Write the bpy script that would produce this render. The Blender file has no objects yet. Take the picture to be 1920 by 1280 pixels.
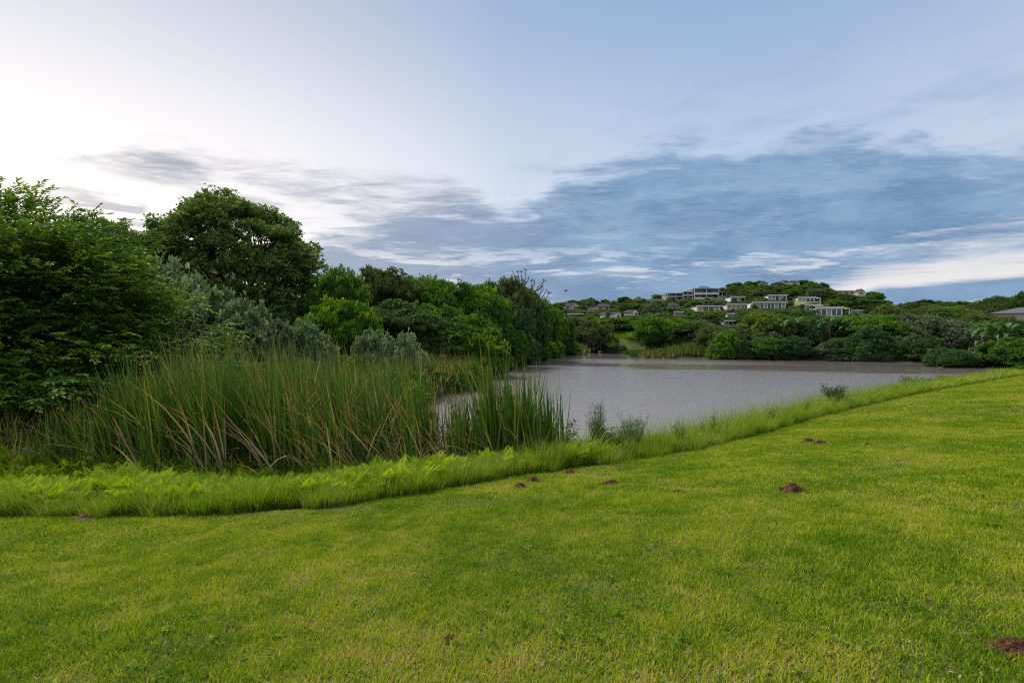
import bpy, math, random
import numpy as np
from mathutils import Vector, Matrix, Euler

rng = np.random.default_rng(11)
random.seed(11)
SC = bpy.context.scene
COL = SC.collection
EYE = 3.4

# ------------------------------------------------------------------ camera
cam_d = bpy.data.cameras.new('camera')
cam = bpy.data.objects.new('camera', cam_d)
COL.objects.link(cam)
cam.location = (0, 0, EYE)
cam.rotation_euler = (math.radians(90), 0, 0)
cam_d.lens = 18
cam_d.sensor_width = 36
cam_d.clip_start = 0.05
cam_d.clip_end = 9000
SC.camera = cam

# ------------------------------------------------------------------ render / exposure
SC.render.engine = 'CYCLES'
SC.view_settings.view_transform = 'Standard'
SC.view_settings.look = 'None'
SC.view_settings.exposure = 1.15
SC.view_settings.gamma = 1.0
SC.view_settings.use_curve_mapping = False
cy = SC.cycles
cy.use_denoising = False
cy.max_bounces = 6
cy.diffuse_bounces = 3
cy.glossy_bounces = 3
cy.transmission_bounces = 3
cy.transparent_max_bounces = 8
cy.sample_clamp_indirect = 4.0
cy.use_fast_gi = False
cy.filter_width = 1.1

SUN_AZ = math.radians(-48)      # left of the view axis (+Y)
SUN_EL = math.radians(52)
GLOW_EL = math.radians(11)


# ------------------------------------------------------------------ node helpers
class NT:
    def __init__(self, tree):
        self.t = tree
        self.n = tree.nodes
        self.l = tree.links

    def node(self, typ, **kw):
        nd = self.n.new(typ)
        for k, v in kw.items():
            setattr(nd, k, v)
        return nd

    def put(self, sock, v):
        if hasattr(v, 'is_output') or isinstance(v, bpy.types.NodeSocket):
            self.l.new(v, sock)
        else:
            if isinstance(v, (tuple, list)) and sock.type == 'RGBA' and len(v) == 3:
                v = (*v, 1)
            sock.default_value = v

    def math(self, op, a, b=None, c=None, clamp=False):
        nd = self.node('ShaderNodeMath', operation=op, use_clamp=clamp)
        self.put(nd.inputs[0], a)
        if b is not None:
            self.put(nd.inputs[1], b)
        if c is not None:
            self.put(nd.inputs[2], c)
        return nd.outputs[0]

    def mr(self, v, a, b, c=0.0, d=1.0, smooth=True):
        nd = self.node('ShaderNodeMapRange', interpolation_type='SMOOTHSTEP' if smooth else 'LINEAR')
        self.put(nd.inputs['Value'], v)
        for k, x in zip(('From Min', 'From Max', 'To Min', 'To Max'), (a, b, c, d)):
            self.put(nd.inputs[k], x)
        return nd.outputs[0]

    def mix(self, f, a, b, blend='MIX'):
        nd = self.node('ShaderNodeMix', data_type='RGBA', blend_type=blend)
        self.put(nd.inputs[0], f)
        self.put(nd.inputs[6], a)
        self.put(nd.inputs[7], b)
        return nd.outputs[2]

    def noise(self, vec, scale, detail=4, rough=0.5, dist=0.0, dims='3D'):
        nd = self.node('ShaderNodeTexNoise', noise_dimensions=dims)
        if vec is not None:
            self.put(nd.inputs['Vector'], vec)
        nd.inputs['Scale'].default_value = scale
        nd.inputs['Detail'].default_value = detail
        nd.inputs['Roughness'].default_value = rough
        nd.inputs['Distortion'].default_value = dist
        return nd.outputs['Fac']

    def mapping(self, vec, scale=(1, 1, 1), loc=(0, 0, 0), rot=(0, 0, 0)):
        nd = self.node('ShaderNodeMapping')
        self.put(nd.inputs['Vector'], vec)
        nd.inputs['Scale'].default_value = scale
        nd.inputs['Location'].default_value = loc
        nd.inputs['Rotation'].default_value = rot
        return nd.outputs[0]

    def comb(self, x, y, z):
        nd = self.node('ShaderNodeCombineXYZ')
        for i, v in enumerate((x, y, z)):
            self.put(nd.inputs[i], v)
        return nd.outputs[0]

    def ramp(self, fac, stops, interp='LINEAR'):
        nd = self.node('ShaderNodeValToRGB')
        cr = nd.color_ramp
        cr.interpolation = interp
        while len(cr.elements) < len(stops):
            cr.elements.new(0.5)
        for e, (p, c) in zip(cr.elements, stops):
            e.position = p
            e.color = (*c, 1)
        self.put(nd.inputs[0], fac)
        return nd.outputs[0]

    def curve(self, v, pts):
        nd = self.node('ShaderNodeFloatCurve')
        c = nd.mapping.curves[0]
        while len(c.points) < len(pts):
            c.points.new(0.5, 0.5)
        for p, (x, y) in zip(c.points, pts):
            p.location = (x, y)
            p.handle_type = 'AUTO_CLAMPED'
        nd.mapping.update()
        self.put(nd.inputs['Value'], v)
        return nd.outputs[0]


# ------------------------------------------------------------------ sky
def build_world():
    w = bpy.data.worlds.new('World')
    SC.world = w
    w.use_nodes = True
    T = NT(w.node_tree)
    for nd in list(T.n):
        T.n.remove(nd)
    out = T.node('ShaderNodeOutputWorld')
    bg = T.node('ShaderNodeBackground')
    T.l.new(bg.outputs[0], out.inputs[0])
    tc = T.node('ShaderNodeTexCoord')
    D = tc.outputs['Generated']
    sep = T.node('ShaderNodeSeparateXYZ')
    T.put(sep.inputs[0], D)
    x, y, z = sep.outputs
    az = T.math('ARCTAN2', x, y)
    hor = T.math('SQRT', T.math('ADD', T.math('MULTIPLY', x, x), T.math('MULTIPLY', y, y)))
    el = T.math('ARCTAN2', z, hor)                      # elevation, radians
    # physical sky
    sky = T.node('ShaderNodeTexSky', sky_type='NISHITA')
    sky.sun_disc = False
    sky.sun_elevation = math.radians(6)
    sky.sun_rotation = SUN_AZ
    sky.air_density = 1.0
    sky.dust_density = 1.5
    sky.ozone_density = 2.0
    # broad dusk gradient: pale towards the glow at left, blue to the right and overhead
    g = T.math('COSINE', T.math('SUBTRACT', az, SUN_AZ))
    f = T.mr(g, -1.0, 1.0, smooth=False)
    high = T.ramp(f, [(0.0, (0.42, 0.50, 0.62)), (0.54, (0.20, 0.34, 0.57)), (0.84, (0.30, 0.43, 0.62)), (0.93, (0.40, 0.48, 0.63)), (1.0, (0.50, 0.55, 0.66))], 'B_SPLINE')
    lowc = T.ramp(f, [(0.0, (0.84, 0.82, 0.84)), (0.54, (0.40, 0.54, 0.73)), (0.84, (0.62, 0.70, 0.81)), (0.93, (0.88, 0.86, 0.89)), (1.0, (1.0, 0.95, 0.94))], 'B_SPLINE')  # first stop, behind the camera, brightened to fill house fronts and foliage
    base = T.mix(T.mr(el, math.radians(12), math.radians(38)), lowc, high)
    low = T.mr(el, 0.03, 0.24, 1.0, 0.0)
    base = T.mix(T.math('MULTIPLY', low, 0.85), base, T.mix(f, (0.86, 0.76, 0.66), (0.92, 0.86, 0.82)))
    nish = T.node('ShaderNodeVectorMath', operation='SCALE')
    T.put(nish.inputs[0], sky.outputs[0])
    nish.inputs['Scale'].default_value = 0.10
    base = T.mix(0.10, base, nish.outputs[0])
    # --- clouds: layer at finite height seen in perspective gives streaks near the horizon
    inv = T.math('DIVIDE', 1.0, T.math('ADD', T.math('MAXIMUM', z, 0.0), 0.10))
    cx, cyy = T.math('MULTIPLY', x, inv), T.math('MULTIPLY', y, inv)
    P = T.comb(cx, cyy, 0.0)
    Pr = T.mapping(P, rot=(0, 0, math.radians(28)), scale=(0.55, 1.25, 1))
    nbig = T.noise(Pr, 0.9, 7, 0.58, 0.35)
    nfine = T.noise(T.mapping(P, rot=(0, 0, math.radians(28)), scale=(0.7, 1.7, 1)), 4.2, 9, 0.66, 0.6)
    ntiny = T.noise(T.mapping(P, rot=(0, 0, math.radians(-35)), scale=(0.8, 2.0, 1)), 16, 4, 0.6, 0.5)
    AE = T.comb(az, el, 0.0)
    npos = T.noise(T.mapping(AE, scale=(1, 3.2, 1), rot=(0, 0, -0.12)), 5.5, 8, 0.62, 0.3)
    nstr = T.noise(T.mapping(AE, scale=(1, 6.5, 1), loc=(3, 2, 0)), 4.0, 7, 0.62, 0.4)

    def ae(px, py):
        a = math.atan((px - 960) / 960)
        return a, math.atan((640 - py) / 960 * math.cos(a))

    def edge(pts):
        q = [ae(px, py) for px, py in pts]
        q.sort()
        c = [((a + 1.2) / 2.4, e) for a, e in q]
        c = [(0.0, c[0][1])] + c + [(1.0, c[-1][1])]
        return T.curve(T.mr(az, -1.2, 1.2, smooth=False), c)

    wob = T.math('ADD', T.math('MULTIPLY', T.math('SUBTRACT', npos, 0.5), 0.16),
                 T.math('MULTIPLY', T.math('SUBTRACT', nfine, 0.5), 0.12))
    wob2 = T.math('MULTIPLY', T.math('SUBTRACT', nstr, 0.5), 0.13)

    def band(top, bot, soft_t, soft_b, wt=1.0, wb=1.0, fac=1.0):
        t = T.math('SUBTRACT', edge(top), el)
        b = T.math('SUBTRACT', el, edge(bot))
        t = T.mr(T.math('ADD', t, T.math('MULTIPLY', wob, wt)), -soft_t, soft_t)
        b = T.mr(T.math('ADD', b, T.math('MULTIPLY', wob2, wb)), -soft_b, soft_b)
        return T.math('MULTIPLY', T.math('MULTIPLY', t, b), fac)

    main = band([(0, 640), (450, 600), (560, 500), (610, 452), (700, 425), (850, 392), (960, 395), (1060, 340), (1120, 322),
                 (1300, 285), (1500, 268), (1700, 262), (1920, 300)],
                [(0, 720), (600, 720), (1150, 700), (1350, 640), (1500, 600), (1570, 555), (1640, 510), (1750, 478), (1920, 450)],
                0.032, 0.045, 1.1, 2.6)
    thin = band([(900, 420), (1000, 330), (1200, 250), (1500, 175), (1700, 130), (1920, 90)],
                [(900, 420), (1200, 400), (1500, 380), (1920, 420)], 0.11, 0.06, 1.5, 1.0)
    thin = T.math('MULTIPLY', thin, T.mr(npos, 0.42, 0.72))
    lowr = band([(1350, 600), (1550, 570), (1650, 541), (1750, 533), (1920, 517)],
                [(1350, 640), (1650, 600), (1920, 556)], 0.006, 0.012, 0.10, 0.25)
    left = band([(60, 300), (180, 286), (300, 283), (420, 300), (600, 325), (800, 330), (900, 372), (960, 420)],
                [(60, 300), (180, 298), (300, 335), (420, 370), (560, 410), (700, 440), (900, 470), (960, 430)], 0.022, 0.03, 0.35, 0.7)
    left = T.math('MULTIPLY', left, T.mr(T.math('ADD', T.math('MULTIPLY', nstr, 0.6), T.math('MULTIPLY', nfine, 0.4)), 0.40, 0.62, 0.1, 1.0))
    lft2 = band([(60, 380), (110, 352), (190, 345), (260, 372), (300, 420)],
                [(60, 380), (110, 400), (190, 440), (260, 430), (300, 420)], 0.02, 0.02, 0.4, 0.4)
    lft2 = T.math('MULTIPLY', lft2, T.mr(nstr, 0.45, 0.58))
    streak = T.mr(ntiny, 0.30, 0.75, 0.86, 1.04)
    holes = T.mr(T.math('ADD', T.math('MULTIPLY', nstr, 0.65), T.math('MULTIPLY', nfine, 0.35)), 0.36, 0.50)
    gap = T.mr(el, 0.12, 0.22, 0.25, 1.0)
    holes = T.math('MAXIMUM', holes, T.math('MULTIPLY', gap, 0.90))
    main = T.math('MULTIPLY', T.math('MULTIPLY', main, holes), streak)
    dens = T.math('MAXIMUM', T.math('MAXIMUM', main, T.math('MULTIPLY', thin, 0.45)), lowr)
    lc = T.math('MAXIMUM', T.math('MULTIPLY', left, 0.75), T.math('MULTIPLY', lft2, 0.6))
    # high thin veil over the rest of the dome
    veil = T.math('MULTIPLY', T.mr(nbig, 0.50, 0.78), 0.18)
    base = T.mix(veil, base, (0.62, 0.70, 0.80))
    cshade = T.mix(T.mr(npos, 0.35, 0.65), (0.12, 0.225, 0.38), (0.21, 0.335, 0.50))
    warm = T.mr(g, 0.45, 0.95)
    cshade = T.mix(T.math('MULTIPLY', warm, 0.55), cshade, (0.36, 0.38, 0.44))
    base = T.mix(T.math('MULTIPLY', lc, T.math('MULTIPLY', streak, 1.1)), base, (0.27, 0.30, 0.38))
    col = T.mix(T.math('MINIMUM', dens, 0.95), base, cshade)
    # below the horizon: dim ground tone
    col = T.mix(T.mr(el, -0.03, -0.002, 1.0, 0.0), col, (0.10, 0.12, 0.07))
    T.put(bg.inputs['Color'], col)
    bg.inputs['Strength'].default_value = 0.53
    w.cycles.sampling_method = 'MANUAL'
    w.cycles.sample_map_resolution = 512


build_world()

sun_d = bpy.data.lights.new('sun', 'SUN')
sun_d.energy = 1.5
sun_d.angle = math.radians(16)
sun_d.color = (1.0, 0.93, 0.82)
sun = bpy.data.objects.new('sun', sun_d)
COL.objects.link(sun)
_s = Vector((math.sin(SUN_AZ) * math.cos(SUN_EL), math.cos(SUN_AZ) * math.cos(SUN_EL), math.sin(SUN_EL)))
sun.rotation_euler = _s.to_track_quat('Z', 'Y').to_euler()


# ------------------------------------------------------------------ materials
def new_mat(name):
    m = bpy.data.materials.new(name)
    m.use_nodes = True
    T = NT(m.node_tree)
    for nd in list(T.n):
        T.n.remove(nd)
    out = T.node('ShaderNodeOutputMaterial')
    return m, T, out


def principled(T, out, color, rough=0.8, spec=0.3, normal=None, metallic=0.0):
    b = T.node('ShaderNodeBsdfPrincipled')
    T.put(b.inputs['Base Color'], color)
    T.put(b.inputs['Roughness'], rough)
    T.put(b.inputs['Specular IOR Level'], spec)
    T.put(b.inputs['Metallic'], metallic)
    if normal is not None:
        T.l.new(normal, b.inputs['Normal'])
    if out is not None:
        T.l.new(b.outputs[0], out.inputs[0])
    return b


def bump(T, h, strength=0.5, dist=0.02):
    b = T.node('ShaderNodeBump')
    T.put(b.inputs['Height'], h)
    b.inputs['Strength'].default_value = strength
    b.inputs['Distance'].default_value = dist
    return b.outputs[0]


def attr(T, name):
    nd = T.node('ShaderNodeAttribute', attribute_name=name)
    return nd.outputs['Fac']


def leaf_mat(name, stops, rough=0.45, spec=0.35, trans=0.3, tscale=1.5, obj_var=0.12, patch=None):
    """stops: list of (pos, colour) driven by the per-leaf tint"""
    m, T, out = new_mat(name)
    t = attr(T, 'tint')
    oi = T.node('ShaderNodeObjectInfo')
    v = T.math('ADD', t, T.math('MULTIPLY', T.math('SUBTRACT', oi.outputs['Random'], 0.5), obj_var * 2))
    if patch:
        geo = T.node('ShaderNodeNewGeometry')
        n = T.noise(geo.outputs['Position'], patch[0], 3, 0.6)
        v = T.math('ADD', v, T.math('MULTIPLY', T.math('SUBTRACT', n, 0.5), patch[1]))
        n = T.noise(geo.outputs['Position'], patch[0] * 5, 4, 0.7)
        v = T.math('ADD', v, T.math('MULTIPLY', T.math('SUBTRACT', n, 0.52), patch[1] * 1.1))
    col = T.ramp(v, stops)
    b = principled(T, None, col, rough + 0.15, spec * 0.35)
    tr = T.node('ShaderNodeBsdfTranslucent')
    T.put(tr.inputs['Color'], T.mix(0.35, col, (0.8, 0.95, 0.15), 'MULTIPLY'))
    tc_ = T.node('ShaderNodeVectorMath', operation='SCALE')
    T.put(tc_.inputs[0], col)
    tc_.inputs['Scale'].default_value = tscale
    tr2 = T.node('ShaderNodeVectorMath', operation='MULTIPLY')
    T.put(tr2.inputs[0], tc_.outputs[0])
    tr2.inputs[1].default_value = (1.0, 1.0, 0.5)
    T.put(tr.inputs['Color'], tr2.outputs[0])
    mx = T.node('ShaderNodeMixShader')
    mx.inputs[0].default_value = trans
    T.l.new(b.outputs[0], mx.inputs[1])
    T.l.new(tr.outputs[0], mx.inputs[2])
    T.l.new(mx.outputs[0], out.inputs[0])
    return m


def simple_mat(name, c1, c2, scale=4, rough=0.8, spec=0.25, bstr=0.3, bdist=0.02, coord='Object', stretch=(1, 1, 1)):
    m, T, out = new_mat(name)
    tc = T.node('ShaderNodeTexCoord')
    v = T.mapping(tc.outputs[coord], scale=stretch)
    n = T.noise(v, scale, 6, 0.6)
    col = T.mix(T.mr(n, 0.3, 0.7), c1, c2)
    nn = T.noise(v, scale * 4, 4, 0.6)
    principled(T, out, col, rough, spec, bump(T, nn, bstr, bdist))
    return m


M = {}
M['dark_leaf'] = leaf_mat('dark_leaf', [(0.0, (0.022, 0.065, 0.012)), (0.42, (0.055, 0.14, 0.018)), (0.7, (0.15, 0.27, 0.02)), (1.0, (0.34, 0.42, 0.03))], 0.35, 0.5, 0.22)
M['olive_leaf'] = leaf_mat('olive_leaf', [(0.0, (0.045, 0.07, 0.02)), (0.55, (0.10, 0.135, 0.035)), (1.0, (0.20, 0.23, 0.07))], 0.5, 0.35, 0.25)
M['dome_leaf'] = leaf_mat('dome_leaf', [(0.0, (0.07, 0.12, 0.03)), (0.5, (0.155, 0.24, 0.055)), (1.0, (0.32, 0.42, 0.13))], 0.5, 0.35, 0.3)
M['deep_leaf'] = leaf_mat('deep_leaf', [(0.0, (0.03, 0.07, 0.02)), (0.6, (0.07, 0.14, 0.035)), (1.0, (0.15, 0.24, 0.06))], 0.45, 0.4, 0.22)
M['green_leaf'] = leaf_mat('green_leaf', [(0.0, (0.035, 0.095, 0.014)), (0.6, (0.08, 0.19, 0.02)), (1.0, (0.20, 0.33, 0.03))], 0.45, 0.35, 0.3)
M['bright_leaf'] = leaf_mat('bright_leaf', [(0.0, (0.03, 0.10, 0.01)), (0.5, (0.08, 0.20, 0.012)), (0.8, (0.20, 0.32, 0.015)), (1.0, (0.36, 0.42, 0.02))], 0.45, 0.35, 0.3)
M['lime_leaf'] = leaf_mat('lime_leaf', [(0.0, (0.06, 0.12, 0.02)), (0.6, (0.12, 0.20, 0.03)), (1.0, (0.20, 0.28, 0.05))], 0.5, 0.3, 0.3)
M['silver_leaf'] = leaf_mat('silver_leaf', [(0.0, (0.07, 0.13, 0.055)), (0.5, (0.16, 0.25, 0.11)), (1.0, (0.36, 0.44, 0.24))], 0.55, 0.3, 0.18)
M['grey_leaf'] = leaf_mat('grey_leaf', [(0.0, (0.065, 0.10, 0.05)), (0.6, (0.14, 0.19, 0.095)), (1.0, (0.27, 0.33, 0.17))], 0.5, 0.35, 0.2)
M['blue_leaf'] = leaf_mat('blue_leaf', [(0.0, (0.028, 0.075, 0.028)), (0.6, (0.062, 0.14, 0.045)), (1.0, (0.13, 0.24, 0.08))], 0.45, 0.4, 0.2)
M['banana_leaf'] = leaf_mat('banana_leaf', [(0.0, (0.05, 0.11, 0.04)), (0.6, (0.11, 0.22, 0.075)), (1.0, (0.24, 0.34, 0.13))], 0.35, 0.5, 0.25)
M['fern'] = leaf_mat('fern', [(0.0, (0.12, 0.24, 0.010)), (0.45, (0.26, 0.41, 0.010)), (0.9, (0.42, 0.51, 0.02)), (1.0, (0.42, 0.36, 0.07))], 0.55, 0.25, 0.35, obj_var=0.25, patch=(0.9, 0.35))
M['tall_grass'] = leaf_mat('tall_grass', [(0.0, (0.09, 0.20, 0.012)), (0.45, (0.22, 0.37, 0.012)), (0.78, (0.38, 0.46, 0.025)), (0.92, (0.46, 0.40, 0.11)), (1.0, (0.50, 0.39, 0.21))], 0.55, 0.25, 0.3, obj_var=0.2, patch=(0.8, 0.38))
M['meadow'] = leaf_mat('meadow', [(0.0, (0.10, 0.22, 0.015)), (1.0, (0.20, 0.34, 0.02))], 0.55, 0.25, 0.3)
M['lawn_blade'] = leaf_mat('lawn_blade', [(0.0, (0.11, 0.225, 0.011)), (0.34, (0.25, 0.345, 0.013)), (0.60, (0.43, 0.475, 0.022)), (0.76, (0.47, 0.40, 0.10)), (1.0, (0.54, 0.39, 0.19))], 0.5, 0.25, 0.3, obj_var=0.05, patch=(0.55, 1.25))
M['bark'] = simple_mat('bark', (0.05, 0.035, 0.025), (0.13, 0.10, 0.075), 6, 0.9, 0.1, 0.6, 0.03, stretch=(1, 1, 0.25))
M['pale_bark'] = simple_mat('pale_bark', (0.16, 0.13, 0.10), (0.34, 0.29, 0.24), 5, 0.9, 0.1, 0.5, 0.03, stretch=(1, 1, 0.3))
M['dead_wood'] = simple_mat('dead_wood', (0.07, 0.055, 0.045), (0.16, 0.13, 0.11), 5, 0.9, 0.1, 0.4, 0.02)
M['husk'] = simple_mat('husk', (0.06, 0.038, 0.028), (0.13, 0.085, 0.055), 8, 0.9, 0.1, 0.6, 0.03, stretch=(1, 1, 0.3))
M['red_soil'] = simple_mat('red_soil', (0.08, 0.034, 0.02), (0.19, 0.088, 0.052), 22, 0.95, 0.05, 0.9, 0.02)
M['pale_soil'] = simple_mat('pale_soil', (0.15, 0.085, 0.05), (0.28, 0.17, 0.11), 22, 0.95, 0.05, 0.8, 0.02)
M['white_wall'] = simple_mat('white_wall', (0.78, 0.77, 0.75), (0.86, 0.85, 0.83), 0.6, 0.8, 0.2, 0.05)
M['cream_wall'] = simple_mat('cream_wall', (0.52, 0.42, 0.32), (0.62, 0.52, 0.41), 0.6, 0.85, 0.2, 0.05)
M['grey_wall'] = simple_mat('grey_wall', (0.28, 0.28, 0.28), (0.38, 0.37, 0.36), 0.6, 0.85, 0.2, 0.05)
M['dark_roof'] = simple_mat('dark_roof', (0.045, 0.045, 0.055), (0.09, 0.088, 0.10), 1.5, 0.7, 0.3, 0.3)
M['brown_roof'] = simple_mat('brown_roof', (0.07, 0.055, 0.05), (0.13, 0.105, 0.095), 1.5, 0.8, 0.2, 0.3)
M['slate_roof'] = simple_mat('slate_roof', (0.10, 0.095, 0.10), (0.18, 0.17, 0.18), 3, 0.75, 0.25, 0.4)
M['ridge_cap'] = simple_mat('ridge_cap', (0.25, 0.24, 0.25), (0.34, 0.33, 0.34), 3, 0.75, 0.25, 0.2)
M['shutter'] = simple_mat('shutter', (0.62, 0.36, 0.16), (0.78, 0.50, 0.26), 1.2, 0.6, 0.3, 0.1)  # window panes; look of lit curtains put into the colour
M['curtain'] = simple_mat('curtain', (0.50, 0.42, 0.33), (0.62, 0.55, 0.45), 1.2, 0.8, 0.2, 0.1)
M['blue_roof'] = simple_mat('blue_roof', (0.10, 0.13, 0.17), (0.16, 0.20, 0.26), 1.5, 0.5, 0.4, 0.1)
M['black_feather'] = simple_mat('black_feather', (0.012, 0.012, 0.015), (0.03, 0.03, 0.035), 20, 0.6, 0.3, 0.1)
m, T, out = new_mat('window_glass')
principled(T, out, (0.035, 0.045, 0.055), 0.08, 0.6)
M['glass'] = m
M['frame'] = simple_mat('frame_paint', (0.09, 0.09, 0.095), (0.13, 0.13, 0.135), 3, 0.5, 0.4, 0.05)

# reed blades: 'h' runs 0..1 along the blade, tint is per blade (above 0.8 = dead)
m, T, out = new_mat('reed_blade')
h = attr(T, 'h')
t = attr(T, 'tint')
green = T.ramp(t, [(0.0, (0.04, 0.115, 0.014)), (0.45, (0.09, 0.205, 0.018)), (0.74, (0.25, 0.31, 0.03)),
                   (0.80, (0.30, 0.22, 0.09)), (0.9, (0.48, 0.35, 0.19)), (1.0, (0.62, 0.50, 0.34))])
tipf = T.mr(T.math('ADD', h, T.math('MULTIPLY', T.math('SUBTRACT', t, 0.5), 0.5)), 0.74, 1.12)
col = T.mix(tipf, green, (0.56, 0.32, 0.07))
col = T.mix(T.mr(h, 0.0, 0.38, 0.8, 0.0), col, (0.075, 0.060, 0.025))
b = principled(T, None, col, 0.5, 0.3)
tr = T.node('ShaderNodeBsdfTranslucent')
T.put(tr.inputs['Color'], T.mix(0.5, col, (1.0, 1.0, 0.4), 'MULTIPLY'))
mx = T.node('ShaderNodeMixShader')
mx.inputs[0].default_value = 0.25
T.l.new(b.outputs[0], mx.inputs[1])
T.l.new(tr.outputs[0], mx.inputs[2])
T.l.new(mx.outputs[0], out.inputs[0])
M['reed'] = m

# lawn soil & thatch
m, T, out = new_mat('lawn_ground')
geo = T.node('ShaderNodeNewGeometry')
P = geo.outputs['Position']
n1 = T.noise(P, 0.55, 3, 0.6)
n2 = T.noise(P, 9, 8, 0.7)
n3 = T.noise(P, 60, 6, 0.7)
c = T.mix(T.mr(n1, 0.35, 0.65), (0.10, 0.11, 0.03), (0.15, 0.14, 0.045))
c = T.mix(T.mr(n2, 0.5, 0.68, 0, 0.8), c, (0.20, 0.125, 0.07))
c = T.mix(T.mr(n3, 0.45, 0.7, 0, 0.5), c, (0.08, 0.06, 0.03))
principled(T, out, c, 0.95, 0.1, bump(T, n3, 0.8, 0.02))
M['lawn_ground'] = m

# rougher ground: bank, marsh floor, hillside; 'mud' and 'grassy' are per-vertex kinds of cover
m, T, out = new_mat('bank_ground')
geo = T.node('ShaderNodeNewGeometry')
P = geo.outputs['Position']
n1 = T.noise(P, 0.06, 6, 0.65)
n2 = T.noise(P, 0.9, 8, 0.7)
c = T.mix(T.mr(n1, 0.35, 0.65), (0.035, 0.065, 0.018), (0.07, 0.10, 0.025))
c = T.mix(T.mr(n2, 0.4, 0.7, 0, 0.7), c, (0.05, 0.045, 0.022))
gcol = T.mix(T.mr(n2, 0.35, 0.7), (0.13, 0.21, 0.035), (0.26, 0.28, 0.07))
gcol = T.mix(T.mr(n1, 0.45, 0.62), gcol, (0.30, 0.27, 0.12))
c = T.mix(attr(T, 'grassy'), c, gcol)
c = T.mix(attr(T, 'mud'), c, (0.11, 0.06, 0.032))
principled(T, out, c, 0.95, 0.1, bump(T, n2, 0.6, 0.3))
M['bank_ground'] = m

# muddy rippled lake
m, T, out = new_mat('lake_water')
geo = T.node('ShaderNodeNewGeometry')
P = geo.outputs['Position']
wob = T.noise(T.mapping(P, scale=(0.012, 0.06, 1)), 1.0, 5, 0.6, 0.3)
sepp = T.node('ShaderNodeSeparateXYZ')
T.put(sepp.inputs[0], P)
q = T.math('ADD', T.math('ADD', sepp.outputs[1], T.math('MULTIPLY', sepp.outputs[0], 0.5)), T.math('MULTIPLY', T.math('SUBTRACT', wob, 0.5), 34.0))
# wind-ruffled open reach, a slick, a second ruffled streak, calm water under the far trees
ruf = T.mr(q, 70, 77, 1.0, 0.0)
st = T.math('MULTIPLY', T.mr(q, 88, 92), T.mr(q, 104, 110, 1.0, 0.0))
st = T.math('MULTIPLY', st, T.mr(sepp.outputs[0], 32, 50, 1.0, 0.0))
ruf = T.math('ADD', T.math('MAXIMUM', ruf, st), 0.02)
w1 = T.noise(T.mapping(P, scale=(0.8, 2.0, 1), rot=(0, 0, 0.2)), 2.0, 5, 0.62, 0.6)
w2 = T.noise(T.mapping(P, scale=(1.0, 1.5, 1), rot=(0, 0, -0.2)), 7.0, 3, 0.6, 0.4)
hh = T.math('ADD', w1, T.math('MULTIPLY', w2, 0.25))
bp = T.node('ShaderNodeBump')
T.put(bp.inputs['Height'], T.math('MULTIPLY', hh, ruf))
bp.inputs['Strength'].default_value = 1.0
bp.inputs['Distance'].default_value = 0.05
b = principled(T, out, (0.35, 0.29, 0.265), T.mr(ruf, 0.05, 0.6, 0.012, 0.07), 0.5, bp.outputs[0])
b.inputs['IOR'].default_value = 1.9
M['water'] = m


# ------------------------------------------------------------------ mesh builders
def link(o, parent=None):
    COL.objects.link(o)
    if parent is not None:
        o.parent = parent
    return o


def mesh_np(name, verts, loops, ltot, mats, attrs=None, smooth=False, mat_idx=None):
    """verts (n,3); loops flat ints; ltot per-face loop counts"""
    me = bpy.data.meshes.new(name)
    verts = np.asarray(verts, np.float32)
    loops = np.asarray(loops, np.int32).ravel()
    ltot = np.asarray(ltot, np.int32)
    me.vertices.add(len(verts))
    me.vertices.foreach_set('co', verts.ravel())
    me.loops.add(len(loops))
    me.loops.foreach_set('vertex_index', loops)
    me.polygons.add(len(ltot))
    st = np.concatenate([[0], np.cumsum(ltot)[:-1]]).astype(np.int32)
    me.polygons.foreach_set('loop_start', st)
    if smooth:
        me.polygons.foreach_set('use_smooth', np.ones(len(ltot), bool))
    if mat_idx is not None:
        me.polygons.foreach_set('material_index', np.asarray(mat_idx, np.int32))
    for k, (dom, arr) in (attrs or {}).items():
        a = me.attributes.new(k, 'FLOAT', dom)
        a.data.foreach_set('value', np.asarray(arr, np.float32))
    me.update(calc_edges=True)
    for mm in (mats if isinstance(mats, (list, tuple)) else [mats]):
        me.materials.append(mm)
    return me


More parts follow.
